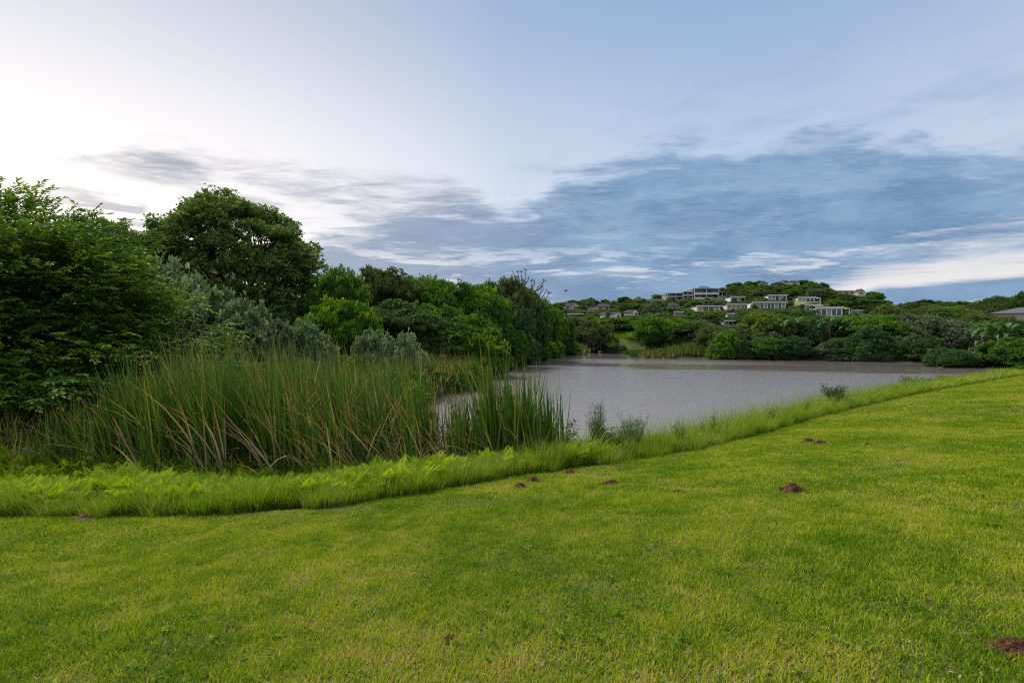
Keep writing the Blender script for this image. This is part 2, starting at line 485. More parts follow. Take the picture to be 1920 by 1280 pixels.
class MB:
    """collects polygons of any kind"""
    def __init__(self):
        self.v, self.f, self.m = [], [], []

    def add(self, vs, fs, mi=0):
        o = len(self.v)
        self.v.extend([tuple(p) for p in vs])
        for f in fs:
            self.f.append(tuple(i + o for i in f))
            self.m.append(mi)

    def box(self, x0, x1, y0, y1, z0, z1, mi=0):
        self.add([(x0, y0, z0), (x1, y0, z0), (x1, y1, z0), (x0, y1, z0), (x0, y0, z1), (x1, y0, z1), (x1, y1, z1), (x0, y1, z1)],
                 [(0, 3, 2, 1), (4, 5, 6, 7), (0, 1, 5, 4), (1, 2, 6, 5), (2, 3, 7, 6), (3, 0, 4, 7)], mi)

    def tube(self, pts, rad, sides=6, mi=0):
        pts = [Vector(p) for p in pts]
        n = len(pts)
        ring0 = None
        up = Vector((0.31, 0.2, 1)).normalized()
        vs = []
        for i, p in enumerate(pts):
            d = (pts[min(i + 1, n - 1)] - pts[max(i - 1, 0)]).normalized()
            a = d.cross(Vector((0.9, 0.35, 0.12))).normalized()
            b2 = d.cross(a)
            for k in range(sides):
                an = 2 * math.pi * k / sides
                vs.append(p + (a * math.cos(an) + b2 * math.sin(an)) * rad[i])
        fs = []
        for i in range(n - 1):
            for k in range(sides):
                k2 = (k + 1) % sides
                fs.append((i * sides + k, i * sides + k2, (i + 1) * sides + k2, (i + 1) * sides + k))
        fs.append(tuple(range(sides))[::-1])
        fs.append(tuple((n - 1) * sides + k for k in range(sides)))
        self.add(vs, fs, mi)

    def mesh(self, name, mats, smooth=False):
        me = bpy.data.meshes.new(name)
        me.from_pydata(self.v, [], self.f)
        for mm in (mats if isinstance(mats, (list, tuple)) else [mats]):
            me.materials.append(mm)
        me.polygons.foreach_set('material_index', self.m)
        if smooth:
            me.polygons.foreach_set('use_smooth', [True] * len(self.f))
        me.update()
        return me

    def obj(self, name, mats, parent=None, smooth=False):
        o = bpy.data.objects.new(name, self.mesh(name, mats, smooth))
        return link(o, parent)


def tag(o, label=None, cat=None, group=None, kind=None):
    if label:
        o['label'] = label
    if cat:
        o['category'] = cat
    if group:
        o['group'] = group
    if kind:
        o['kind'] = kind
    return o


def empty(name, loc, rz=0.0):
    o = bpy.data.objects.new(name, None)
    o.empty_display_size = 0.3
    o.location = loc
    o.rotation_euler = (0, 0, rz)
    return link(o)


def mobj(name, me, parent=None, loc=None, rz=None, scale=None):
    o = bpy.data.objects.new(name, me)
    if loc is not None:
        o.location = loc
    if rz is not None:
        o.rotation_euler = (0, 0, rz)
    if scale is not None:
        o.scale = scale
    return link(o, parent)


def setmat(o, mat):
    for s in o.material_slots:
        s.link = 'OBJECT'
        s.material = mat


def unit(v):
    return v / (np.linalg.norm(v, axis=-1, keepdims=True) + 1e-9)


def leaves_np(P, A, N, L, W, fold=0.25):
    """P base, A axis, N normal (n,3), L,W (n,) -> verts (4n,3), loops (2 tris each)"""
    A = unit(A)
    B = unit(np.cross(N, A))
    N = np.cross(A, B)
    L = L[:, None]
    W = W[:, None]
    v0 = P
    v1 = P + A * L * 0.45 + B * W * 0.5 + N * W * fold
    v2 = P + A * L - N * L * 0.12
    v3 = P + A * L * 0.45 - B * W * 0.5 + N * W * fold
    V = np.stack([v0, v1, v2, v3], 1).reshape(-1, 3)
    n = len(P)
    base = (np.arange(n) * 4)[:, None]
    F = np.concatenate([base + np.array([0, 1, 2]), base + np.array([0, 2, 3])], 1).reshape(-1)
    return V, F, np.full(2 * n, 3)


def sph(n):
    v = rng.normal(size=(n, 3))
    return unit(v)


# icosphere template for crown cores
import bmesh
_bm = bmesh.new()
bmesh.ops.create_icosphere(_bm, subdivisions=2, radius=1.0)
ICO_V = np.array([v.co[:] for v in _bm.verts])
ICO_F = np.array([[v.index for v in f.verts] for f in _bm.faces])
_bm.free()


def join_np(parts):
    """parts: list of (V, loops, ltot, tint(per face), mat)"""
    V, Lp, Lt, Ti, Mi = [], [], [], [], []
    o = 0
    for v, lp, lt, ti, mi in parts:
        V.append(v)
        Lp.append(np.asarray(lp).ravel() + o)
        Lt.append(lt)
        Ti.append(np.broadcast_to(ti, (len(lt),)))
        Mi.append(np.full(len(lt), mi))
        o += len(v)
    return np.concatenate(V), np.concatenate(Lp), np.concatenate(Lt), np.concatenate(Ti), np.concatenate(Mi)


def blob_leaves(C, R, per, leaf, up=0.35, flat=0.75, droop=0.2, tipvar=0.5, inner=0.35):
    """leaf cloud on blobs: C (m,3), R (m,) -> leaves"""
    m = len(C)
    idx = np.repeat(np.arange(m), per)
    n = len(idx)
    # leaves sit in twig-end rosettes on the clump
    q = max(1, per // 11)
    dt = sph(m * q)
    dt[:, 2] = np.abs(dt[:, 2]) * (1 + up) - up * 0.5
    dt = unit(dt)
    rt = 1 - inner * rng.random(m * q) ** 1.6
    rt *= 1 + 0.16 * rng.normal(size=m * q)
    tt = rng.random(m * q)
    sel = idx * q + rng.integers(0, q, n)
    d = dt[sel] * rt[sel][:, None] + rng.normal(0, 0.11, (n, 3))
    rr = np.linalg.norm(d, axis=1)
    d = unit(d)
    sc = np.stack([R[idx], R[idx], R[idx] * flat], 1)
    P = C[idx] + d * sc * rr[:, None]
    A = unit(d + 0.9 * sph(n) + np.array([0, 0, -droop]))
    N = unit(d * 0.6 + 0.7 * sph(n) + np.array([0, 0, 0.7]))
    L = leaf * rng.uniform(0.7, 1.35, n)
    bt = rng.random(m)
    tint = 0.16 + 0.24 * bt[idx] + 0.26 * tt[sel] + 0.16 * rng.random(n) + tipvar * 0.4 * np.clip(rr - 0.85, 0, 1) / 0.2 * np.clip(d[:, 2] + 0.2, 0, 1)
    V, F, LT = leaves_np(P, A, N, L, L * rng.uniform(0.45, 0.7, n))
    return V, F, LT, np.repeat(np.clip(tint, 0, 1), 2), 0


def crown_unit(kind, nleaf, leaf, nblob):
    """crown in a unit frame: radius about 1 in xy, z 0..1 (ground..top)"""
    if kind == 'round':
        d = sph(nblob * 3)
        d = d[d[:, 2] > -0.35][:nblob]
        s = rng.uniform(0.62, 0.97, len(d))[:, None]
        C = d * s * np.array([0.90, 0.90, 0.50]) + np.array([0, 0, 0.47])
        R = rng.uniform(0.12, 0.25, len(d))
        flat = 0.55
    elif kind == 'flat':
        a = rng.uniform(0, 6.28, nblob)
        r = np.sqrt(rng.random(nblob)) * 0.85
        z = 0.86 - 0.30 * r ** 2 + rng.normal(0, 0.045, nblob)
        low = rng.random(nblob) < 0.35
        z[low] -= rng.uniform(0.15, 0.45, low.sum())
        C = np.stack([r * np.cos(a), r * np.sin(a), z], 1)
        R = rng.uniform(0.18, 0.34, nblob)
        flat = 0.28
    elif kind == 'bush':
        d = sph(nblob * 3)
        d = d[d[:, 2] > -0.1][:nblob]
        s = rng.uniform(0.6, 0.95, len(d))[:, None]
        C = d * s * np.array([0.88, 0.88, 0.82]) + np.array([0, 0, 0.06])
        R = rng.uniform(0.13, 0.24, len(d))
        flat = 0.75
    else:  # tall
        zz = rng.uniform(0.12, 0.95, nblob)
        rad = 0.85 * np.sin(np.clip(zz, 0.1, 0.97) * math.pi * 0.86 + 0.25) ** 0.7
        a = rng.uniform(0, 6.28, nblob)
        r = rad * rng.uniform(0.5, 0.9, nblob)
        C = np.stack([r * np.cos(a), r * np.sin(a), zz * 0.92], 1)
        R = rng.uniform(0.2, 0.32, nblob)
        flat = 0.42
    nb = len(C)
    parts = [blob_leaves(C, R, max(1, nleaf // nb), leaf, flat=flat)]
    # leafy inner mass of every clump, lumpy
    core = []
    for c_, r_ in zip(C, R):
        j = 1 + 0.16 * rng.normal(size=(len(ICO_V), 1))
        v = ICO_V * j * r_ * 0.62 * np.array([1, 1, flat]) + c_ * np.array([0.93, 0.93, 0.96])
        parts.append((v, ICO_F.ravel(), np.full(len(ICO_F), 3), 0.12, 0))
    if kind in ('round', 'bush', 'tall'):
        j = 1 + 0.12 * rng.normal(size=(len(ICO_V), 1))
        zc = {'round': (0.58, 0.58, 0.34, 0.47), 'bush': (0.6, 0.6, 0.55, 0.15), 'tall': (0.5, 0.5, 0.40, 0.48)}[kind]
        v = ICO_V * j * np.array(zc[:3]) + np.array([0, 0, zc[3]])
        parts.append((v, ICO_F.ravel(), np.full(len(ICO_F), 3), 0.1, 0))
    V, Lp, Lt, Ti, Mi = join_np(parts)
    V[:, 2] = np.maximum(V[:, 2], -0.05)
    return V, Lp, Lt, Ti, C, R


PROTO = {}
TRUNK = {}


def make_proto(key, kind, nleaf, leaf, nblob, mat):
    V, Lp, Lt, Ti, C, R = crown_unit(kind, nleaf, leaf, nblob)
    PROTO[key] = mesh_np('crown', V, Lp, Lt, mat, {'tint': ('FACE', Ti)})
    mb = MB()
    top = 0.45 if kind != 'flat' else 0.5
    mb.tube([(0, 0, -0.1), (0.02, 0.01, 0.15), (-0.02, 0.03, 0.32), (0.02, 0, top)], [0.075, 0.055, 0.048, 0.035], 7)
    order = rng.permutation(len(C))[:10]
    for i in order:
        c_ = C[i]
        z0 = rng.uniform(0.2, top)
        mid = np.array([c_[0] * 0.45, c_[1] * 0.45, z0 + (c_[2] - z0) * 0.4])
        mb.tube([(0.0, 0.01, z0), mid, c_], [0.032, 0.02, 0.008], 5)
    TRUNK[key] = mb.mesh('trunk', M['bark'], True)


for i in range(3):
    make_proto('round%d' % i, 'round', 20000, 0.05, 110, M['green_leaf'])
for i in range(2):
    make_proto('flat%d' % i, 'flat', 14000, 0.05, 55, M['olive_leaf'])
for i in range(2):
    make_proto('tall%d' % i, 'tall', 18000, 0.05, 80, M['green_leaf'])
for i in range(2):
    make_proto('bush%d' % i, 'bush', 13000, 0.065, 75, M['green_leaf'])
for i in range(2):
    make_proto('silver%d' % i, 'bush', 15000, 0.075, 60, M['silver_leaf'])
for i in range(3):
    make_proto('far%d' % i, 'round', 4600, 0.10, 55, M['green_leaf'])
make_proto('farflat0', 'flat', 3600, 0.10, 26, M['olive_leaf'])
make_proto('farbush0', 'bush', 1500, 0.17, 14, M['green_leaf'])


# ------------------------------------------------------------------ terrain
def at(px, py, d):
    return ((px - 960) / 960 * d, d, EYE + (640 - py) / 960 * d)


EDGE = np.array([(-400, 14), (-80, 10.5), (-30, 9.2), (-14, 8.5), (-8, 8.0), (-4.7, 8.1), (-2.5, 8.7), (0.45, 10.6), (4.0, 12.6), (6.6, 14.6),
                 (13.8, 20.9), (26, 30.6), (43, 43), (60, 55), (100, 80), (400, 250)], float)


def seg_dist(x, y, poly, closed=False):
    pts = poly if not closed else np.vstack([poly, poly[:1]])
    best = np.full(x.shape, 1e18)
    side = np.zeros(x.shape)
    for (ax, ay), (bx, by) in zip(pts[:-1], pts[1:]):
        dx, dy = bx - ax, by - ay
        t = np.clip(((x - ax) * dx + (y - ay) * dy) / (dx * dx + dy * dy), 0, 1)
        qx, qy = ax + t * dx - x, ay + t * dy - y
        d2 = qx * qx + qy * qy
        cr = dx * (y - ay) - dy * (x - ax)
        upd = d2 < best
        best = np.where(upd, d2, best)
        side = np.where(upd, cr, side)
    return np.sqrt(best), side


def lawn_s(x, y):
    d, side = seg_dist(x, y, EDGE)
    return np.where(side < 0, d, -d)     # + on the camera side


def offset_edge(off):
    out = []
    for i in range(len(EDGE)):
        a = EDGE[max(i - 1, 0)]
        b = EDGE[min(i + 1, len(EDGE) - 1)]
        t = (b - a) / np.linalg.norm(b - a)
        n = np.array([-t[1], t[0]])
        out.append(EDGE[i] + n * off)
    return np.array(out)


_off = offset_edge(2.1)
LAKE = np.array([(-3.4, 13.2), (-1.0, 12.9)] + [tuple(p) for p in _off[7:14]] +
                [(63, 62), (61, 66.5), (55, 66), (65, 80), (58.7, 88), (48.5, 94), (40, 98), (39.5, 102), (27.6, 104), (26.5, 112), (30, 125),
                 (31, 147), (22.6, 156), (17.9, 142), (13, 125), (4.1, 98), (0.3, 68), (-1.6, 50), (-1.9, 38.5), (-2.6, 35.5),
                 (-4.4, 33), (-5.2, 27), (-4.6, 21), (-3.9, 16)], float)


def in_poly(x, y, poly):
    c = np.zeros(x.shape, bool)
    n = len(poly)
    j = n - 1
    for i in range(n):
        xi, yi = poly[i]
        xj, yj = poly[j]
        cond = ((yi > y) != (yj > y)) & (x < (xj - xi) * (y - yi) / (yj - yi + 1e-12) + xi)
        c ^= cond
        j = i
    return c


SKY_PX = np.array([-3000, 900, 1000, 1040, 1100, 1200, 1280, 1350, 1400, 1440, 1500, 1560, 1600, 1640, 1700, 1760, 1800, 1920, 2400, 5000], float)
SKY_Y = np.array([600, 595, 590, 582, 574, 568, 562, 552, 545, 540, 540, 550, 556, 563, 575, 580, 582, 585, 590, 600], float)


def vnoise(x, y, s, seed=0.0):
    return (np.sin(x / s + seed) * np.cos(y / s * 1.13 + seed * 1.7) + 0.5 * np.sin(x / s * 2.3 + 1.3 + seed) * np.cos(y / s * 2.1 + 0.4) +
            0.25 * np.sin(x / s * 4.7 + 2.2) * np.sin(y / s * 4.1 + seed)) / 1.75


def smooth(a, b, v):
    t = np.clip((v - a) / (b - a), 0, 1)
    return t * t * (3 - 2 * t)


def H(x, y):
    x = np.atleast_1d(np.asarray(x, float))
    y = np.atleast_1d(np.asarray(y, float))
    s = lawn_s(x, y)
    dl, _ = seg_dist(x, y, LAKE, True)
    ins = in_poly(x, y, LAKE)
    # camera side
    near = 0.65 + 4.5 * (1 - np.exp(-np.maximum(s, 0) / 30.0)) + 0.012 * vnoise(x, y, 1.1) * (s > 0) + 0.03 * vnoise(x, y, 4.0, 2)
    bank = 0.65 + np.minimum(s, 0) * 0.26
    # other banks
    r = np.hypot(x, y)
    yy = np.maximum(y, 1.0)
    px = np.where(y > 1, 960 + 960 * x / yy, np.where(x > 0, 5000, -3000))
    sy = np.interp(px, SKY_PX, SKY_Y)
    D0, D1 = 112.0, 400.0
    zs = 3.4 + (640 - sy) / 960 * np.minimum(D1, yy + 1e9)
    q = np.clip((yy - D0) / (D1 - D0), 0, 1)
    hill = 1.0 + (zs - 1.0) * (q ** 1.12)
    fall = np.clip((yy - D1) / 900, 0, 1)
    hill = hill * (1 - 0.75 * fall)
    hill = np.where(y > 1, hill, 1.0)
    leftw = smooth(0, 1, np.clip((-x + 6) / 12, 0, 1))
    land = 0.28 + 0.10 * np.minimum(dl, 6) * 0.5
    leftbank = land + leftw * np.minimum(np.maximum(dl - 5, 0) * 0.13, 11)
    rightbank = land + (1 - leftw) * np.minimum(np.maximum(dl - 3, 0) * 0.06, 5)
    other = np.maximum(np.maximum(leftbank, rightbank), np.where(dl > 4, hill, 0.28))
    other = other + 0.6 * vnoise(x, y, 17) * np.clip((r - 60) / 100, 0, 1)
    # marsh near the front reeds stays low
    k = smooth(-2.2, -5.5, s)
    outz = np.where(s > -2.2, np.where(s > 0, near, np.maximum(bank, 0.1)), np.maximum(bank, 0.1) * (1 - k) + other * k)
    lakez = -np.minimum(dl * 0.3, 1.2) + 0.02
    z = np.where(ins, lakez, outz)
    # meet the water without a wall
    z = np.where(~ins & (dl < 1.2), z * np.clip(dl / 1.2, 0, 1) + 0.03, z)
    return z


def H1(x, y):
    return float(H(x, y)[0])


def ray_ground(px, py, d0=60.0, d1=398.0):
    """distance at which the ground is first met by the sight line"""
    ds = np.linspace(d0, d1, 900)
    z = H((px - 960) / 960 * ds, ds)
    ang = EYE + (640 - py) / 960 * ds
    hit = np.nonzero(z >= ang)[0]
    return float(ds[hit[0]]) if len(hit) else d1


# polar sheet
def terrain():
    fr = np.radians(np.arange(-50, 50.01, 0.36))
    bk = np.radians(np.arange(53, 307.01, 3.0))
    ang = np.concatenate([fr, bk])
    rad = [0.35]
    while rad[-1] < 3800:
        rad.append(rad[-1] * 1.022 + 0.01)
    rad = np.array(rad)
    A, R = np.meshgrid(ang, rad)
    X, Y = (R * np.sin(A)), (R * np.cos(A))
    Z = H(X.ravel(), Y.ravel()).reshape(X.shape)
    nr, na = X.shape
    V = np.stack([X, Y, Z], -1).reshape(-1, 3)
    i, j = np.meshgrid(np.arange(nr - 1), np.arange(na), indexing='ij')
    j2 = (j + 1) % na
    F = np.stack([i * na + j, (i + 1) * na + j, (i + 1) * na + j2, i * na + j2], -1).reshape(-1, 4)
    # centre cap
    V = np.vstack([V, [[0, 0, H1(0, 0)]]])
    cap = np.stack([np.arange(na), (np.arange(na) + 1) % na, np.full(na, len(V) - 1)], 1)
    cen = V[F].mean(1)
    s = lawn_s(cen[:, 0], cen[:, 1])
    lawn = (s > -0.05) & (np.hypot(cen[:, 0], cen[:, 1]) < 220)

    def sub(name, faces, mat, capf=None, extra=False):
        used = np.unique(faces)
        if capf is not None:
            used = np.unique(np.concatenate([used, capf.ravel()]))
        mp = -np.ones(len(V), int)
        mp[used] = np.arange(len(used))
        lp = mp[faces].ravel()
        lt = np.full(len(faces), 4)
        if capf is not None:
            lp = np.concatenate([lp, mp[capf].ravel()])
            lt = np.concatenate([lt, np.full(len(capf), 3)])
        v = V[used]
        at_ = None
        if extra:
            x, y = v[:, 0], v[:, 1]
            ppx = np.where(y > 1, 960 + 960 * x / np.maximum(y, 1), 0)
            ppy = 640 - 960 * (v[:, 2] - EYE) / np.maximum(y, 1)
            at_ = {'grassy': ('POINT', grassy(ppx, ppy, x, y)), 'mud': ('POINT', (v[:, 2] < 0.06).astype(float))}
        me = mesh_np(name, v, lp, lt, mat, at_, smooth=True)
        o = mobj(name, me)
        o['kind'] = 'structure'
        return o
    sub('lawn', F[lawn], M['lawn_ground'], cap)
    sub('ground', F[~lawn], M['bank_ground'], extra=True)


def ell(px, py, cx, cy_, rx, ry, rot=0.0):
    c, s_ = math.cos(rot), math.sin(rot)
    u = ((px - cx) * c + (py - cy_) * s_) / rx
    v = (-(px - cx) * s_ + (py - cy_) * c) / ry
    return u * u + v * v


def grassy(px, py, x, y):
    """open grass clearings on the hillside (in hillside terms: slope bands right of the houses) and the shore meadow"""
    g = np.zeros(np.shape(px))
    far_ = (y > 190)
    for e in ((1605, 562, 55, 9, 0.28), (1690, 582, 55, 12, 0.18), (1530, 575, 50, 8, 0.15)):
        g = np.maximum(g, np.where(far_ & (ell(px, py, *e) < 1), 1.0, 0))
    g = np.maximum(g, np.where((ell(x, y, 34, 160, 13, 9) < 1), 1.0, 0))
    return g


terrain()

lv = LAKE[:, 0], LAKE[:, 1]
mb = MB()
mb.add([(-40, 8, 0), (130, 8, 0), (130, 190, 0), (-40, 190, 0)], [(0, 1, 2, 3)])
lake = mb.obj('lake', M['water'])
lake['kind'] = 'structure'


# ------------------------------------------------------------------ scatter (only for uncountable cover)
def scatter(name, meshes, P, rot, scale, idx, label, cat=None):
    me = bpy.data.meshes.new(name)
    me.vertices.add(len(P))
    me.vertices.foreach_set('co', np.asarray(P, np.float32).ravel())
    a = me.attributes.new('rot', 'FLOAT_VECTOR', 'POINT')
    a.data.foreach_set('vector', np.asarray(rot, np.float32).ravel())
    a = me.attributes.new('scl', 'FLOAT', 'POINT')
    a.data.foreach_set('value', np.asarray(scale, np.float32))
    a = me.attributes.new('idx', 'INT', 'POINT')
    a.data.foreach_set('value', np.asarray(idx, np.int32))
    o = mobj(name, me)
    coll = bpy.data.collections.new(name + '_source')
    for k, mm in enumerate(meshes):
        so = bpy.data.objects.new('%s_tuft_%02d' % (name, k), mm)
        coll.objects.link(so)
    ng = bpy.data.node_groups.new(name + '_scatter', 'GeometryNodeTree')
    ng.interface.new_socket('Geometry', in_out='INPUT', socket_type='NodeSocketGeometry')
    ng.interface.new_socket('Geometry', in_out='OUTPUT', socket_type='NodeSocketGeometry')
    N, Lk = ng.nodes, ng.links
    gi, go = N.new('NodeGroupInput'), N.new('NodeGroupOutput')
    ci = N.new('GeometryNodeCollectionInfo')
    ci.inputs['Collection'].default_value = coll
    ci.inputs['Separate Children'].default_value = True
    ci.inputs['Reset Children'].default_value = True
    iop = N.new('GeometryNodeInstanceOnPoints')
    iop.inputs['Pick Instance'].default_value = True

    def na(nm, ty):
        q = N.new('GeometryNodeInputNamedAttribute')
        q.data_type = ty
        q.inputs['Name'].default_value = nm
        return [s for s in q.outputs if s.enabled][0]
    e2r = N.new('FunctionNodeEulerToRotation')
    Lk.new(na('rot', 'FLOAT_VECTOR'), e2r.inputs[0])
    Lk.new(e2r.outputs[0], iop.inputs['Rotation'])
    Lk.new(na('scl', 'FLOAT'), iop.inputs['Scale'])
    Lk.new(na('idx', 'INT'), iop.inputs['Instance Index'])
    Lk.new(gi.outputs[0], iop.inputs['Points'])
    Lk.new(ci.outputs[0], iop.inputs['Instance'])
    Lk.new(iop.outputs[0], go.inputs[0])
    md = o.modifiers.new('scatter', 'NODES')
    md.node_group = ng
    tag(o, label, cat, kind='stuff')
    return o


def blades_np(P, heading, length, width, lean, curl, segs=3):
    """curved grass blades. P (n,3), heading angle, lean start tilt, curl extra tilt -> verts, loops, ltot, h per vertex"""
    n = len(P)
    hd = np.stack([np.cos(heading), np.sin(heading), np.zeros(n)], 1)
    sd = np.stack([-np.sin(heading), np.cos(heading), np.zeros(n)], 1)
    tw = rng.uniform(-0.9, 0.9, n)[:, None]
    sd = unit(sd + hd * tw)
    pos = P.copy()
    rows = []
    hs = []
    for k in range(segs + 1):
        f = k / segs
        wv = (width * (1 - f ** 2.2) * (0.75 + 0.25 * min(1, f * 4 + 0.5)))[:, None] * 0.5
        if k == segs:
            rows.append([pos.copy()])
        else:
            rows.append([pos - sd * wv, pos + sd * wv])
        hs.append(f)
        ang = lean + curl * (f + 0.5 / segs)
        stp = (length / segs)[:, None]
        pos = pos + (hd * np.sin(ang)[:, None] + np.array([0, 0, 1.0]) * np.cos(ang)[:, None]) * stp
    cols = []
    hv = []
    for k, r_ in enumerate(rows):
        for c_ in r_:
            cols.append(c_)
            hv.append(hs[k])
    nv = len(cols)
    V = np.stack(cols, 1).reshape(-1, 3)
    hh_ = np.tile(np.array(hv), n)
    tri, quad = [], []
    for k in range(segs - 1):
        a = 2 * k
        quad.append([a, a + 1, a + 3, a + 2])
    a = 2 * (segs - 1)
    tri = [a, a + 1, a + 2]
    base = (np.arange(n) * nv)[:, None]
    seq = np.concatenate([np.array(q) for q in quad] + [np.array(tri)])
    F = (base + seq).ravel()
    LT = np.tile(np.array([4] * len(quad) + [3]), n)
    return V, F, LT, hh_, len(quad) + 1


rng = np.random.default_rng(100)
# ---- lawn blades
def lawn_patch(n, size, hgt, w):
    a_ = rng.uniform(0, 6.283, n)
    q_ = size * 0.78 * np.sqrt(rng.random(n))
    x = np.stack([q_ * np.cos(a_), q_ * np.sin(a_)], 1)
    P = np.concatenate([x, np.full((n, 1), -0.004)], 1)
    cl = vnoise(x[:, 0], x[:, 1], 0.055, rng.uniform(0, 9))
    L = hgt * rng.uniform(0.45, 1.25, n) * (1 + 0.35 * cl)
    t = np.clip(0.34 + 0.16 * rng.normal(size=n) + 0.12 * cl, 0, 0.75)
    dry = rng.random(n) < 0.27
    t[dry] = rng.uniform(0.8, 1.0, dry.sum())
    L[dry] *= 0.7
    lean = rng.uniform(0.05, 0.75, n)
    lean[dry] += 0.5
    V, F, LT, hv, pf = blades_np(P, rng.uniform(0, 6.28, n), L, w * rng.uniform(0.7, 1.3, n), lean, rng.uniform(0.1, 0.9, n), 2)
    return mesh_np('lawn_tuft', V, F, LT, M['lawn_blade'], {'tint': ('FACE', np.repeat(t, pf))})


near_p = [lawn_patch(1000, 0.5, 0.060, 0.0070) for _ in range(6)]
mid_p = [lawn_patch(2600, 1.0, 0.052, 0.011) for _ in range(5)]
far_p = [lawn_patch(2600, 2.2, 0.05, 0.022) for _ in range(4)]


def lawn_scatter(name, meshes, step, r0, r1, label):
    xs = np.arange(-60, 90, step)
    ys = np.arange(0.5, 60, step)
    X, Y = np.meshgrid(xs, ys)
    X = X.ravel() + rng.uniform(-0.5, 0.5, X.size) * step
    Y = Y.ravel() + rng.uniform(-0.5, 0.5, Y.size) * step
    r = np.hypot(X, Y)
    k = (r >= r0) & (r < r1) & (np.abs(X) < Y * 1.12 + 1.5)
    X, Y = X[k], Y[k]
    s = lawn_s(X, Y)
    k = (s > 0.12 * 1) & (s < 40)
    X, Y = X[k], Y[k]
    Z = H(X, Y)
    e = 0.1
    gx = (H(X + e, Y) - H(X - e, Y)) / (2 * e)
    gy = (H(X, Y + e) - H(X, Y - e)) / (2 * e)
    # tilt to the slope: rotate about x by gy, about y by -gx (small angles), yaw quarter turns
    yaw = rng.uniform(0, 6.283, len(X))
    lx = gx * np.cos(yaw) + gy * np.sin(yaw)
    ly = -gx * np.sin(yaw) + gy * np.cos(yaw)
    rot = np.stack([np.arctan(ly), -np.arctan(lx), yaw], 1)
    sc = rng.uniform(0.9, 1.12, len(X)) * (1 + 0.15 * vnoise(X, Y, 0.9, 4))
    return scatter(name, meshes, np.stack([X, Y, Z], 1), rot, sc, rng.integers(0, len(meshes), len(X)), label, 'grass')


lawn_scatter('short_grass', near_p, 0.325, 1.2, 7.5, 'short mown lawn grass with dry blades close to the camera')
lawn_scatter('mown_grass', mid_p, 0.72, 7.4, 19, 'mown lawn grass across the middle of the slope')
lawn_scatter('distant_mown_grass', far_p, 1.5, 18.8, 75, 'smooth bright mown grass on the far right slope')


# ---- flat broad-leaved weeds and dead scraps in the turf
def rosette(n, L, mat, flat=0.25):
    a = rng.uniform(0, 6.28, n)
    A = np.stack([np.cos(a), np.sin(a), rng.uniform(0.1, flat * 2, n)], 1)
    P = np.stack([rng.normal(0, 0.012, n), rng.normal(0, 0.012, n), rng.uniform(0.01, 0.03, n)], 1)
    ln = L * rng.uniform(0.6, 1.2, n)
    V, F, LT = leaves_np(P, A, np.tile([0, 0, 1.0], (n, 1)) + rng.normal(0, 0.2, (n, 3)), ln, ln * 0.5, 0.15)
    return mesh_np('weed_rosette', V, F, LT, M[mat], {'tint': ('FACE', np.repeat(rng.uniform(0.3, 0.9, n), 2))})


M['dead_scrap'] = leaf_mat('dead_scrap', [(0.0, (0.16, 0.09, 0.045)), (1.0, (0.48, 0.36, 0.22))], 0.7, 0.2, 0.1)
ros = [rosette(11, 0.030, 'green_leaf'), rosette(14, 0.025, 'lime_leaf'), rosette(12, 0.034, 'bright_leaf'), rosette(7, 0.020, 'dead_scrap', 0.8), rosette(5, 0.024, 'dead_scrap', 0.8)]
ang_ = rng.uniform(-0.82, 0.82, 1500)
rr_ = 1.9 + 9 * rng.random(1500) ** 1.3
x, y = rr_ * np.sin(ang_), rr_ * np.cos(ang_)
k = (lawn_s(x, y) > 0.2) & (vnoise(x, y, 0.8, 3) + 0.6 * rng.normal(size=len(x)) > 0.0)
x, y = x[k], y[k]
scatter('lawn_weeds', ros, np.stack([x, y, H(x, y) + 0.012], 1), np.stack([0 * x, 0 * x, rng.uniform(0, 6.28, len(x))], 1),
        rng.uniform(0.6, 1.3, len(x)), rng.integers(0, 5, len(x)), 'small broad leaved weeds and dead scraps in the mown turf', 'weeds')


rng = np.random.default_rng(101)
# ---- tall grass and fern of the unmown strip
def tuft(n, spread, hgt, w, dryf, segs=4, mat='tall_grass', heads=0):
    a = rng.uniform(0, 6.28, n)
    r = spread * np.sqrt(rng.random(n))
    P = np.stack([r * np.cos(a), r * np.sin(a), np.full(n, -0.03)], 1)
    L = hgt * rng.uniform(0.45, 1.2, n)
    t = np.clip(0.35 + 0.2 * rng.normal(size=n), 0, 0.78)
    dry = rng.random(n) < dryf
    t[dry] = rng.uniform(0.82, 1.0, dry.sum())
    V, F, LT, hv, pf = blades_np(P, a + rng.normal(0, 0.8, n), L, w * rng.uniform(0.7, 1.3, n), rng.uniform(0.02, 0.35, n), rng.uniform(0.2, 1.3, n), segs)
    return mesh_np('grass_tuft', V, F, LT, M[mat], {'tint': ('FACE', np.repeat(t, pf)), 'h': ('POINT', hv)})


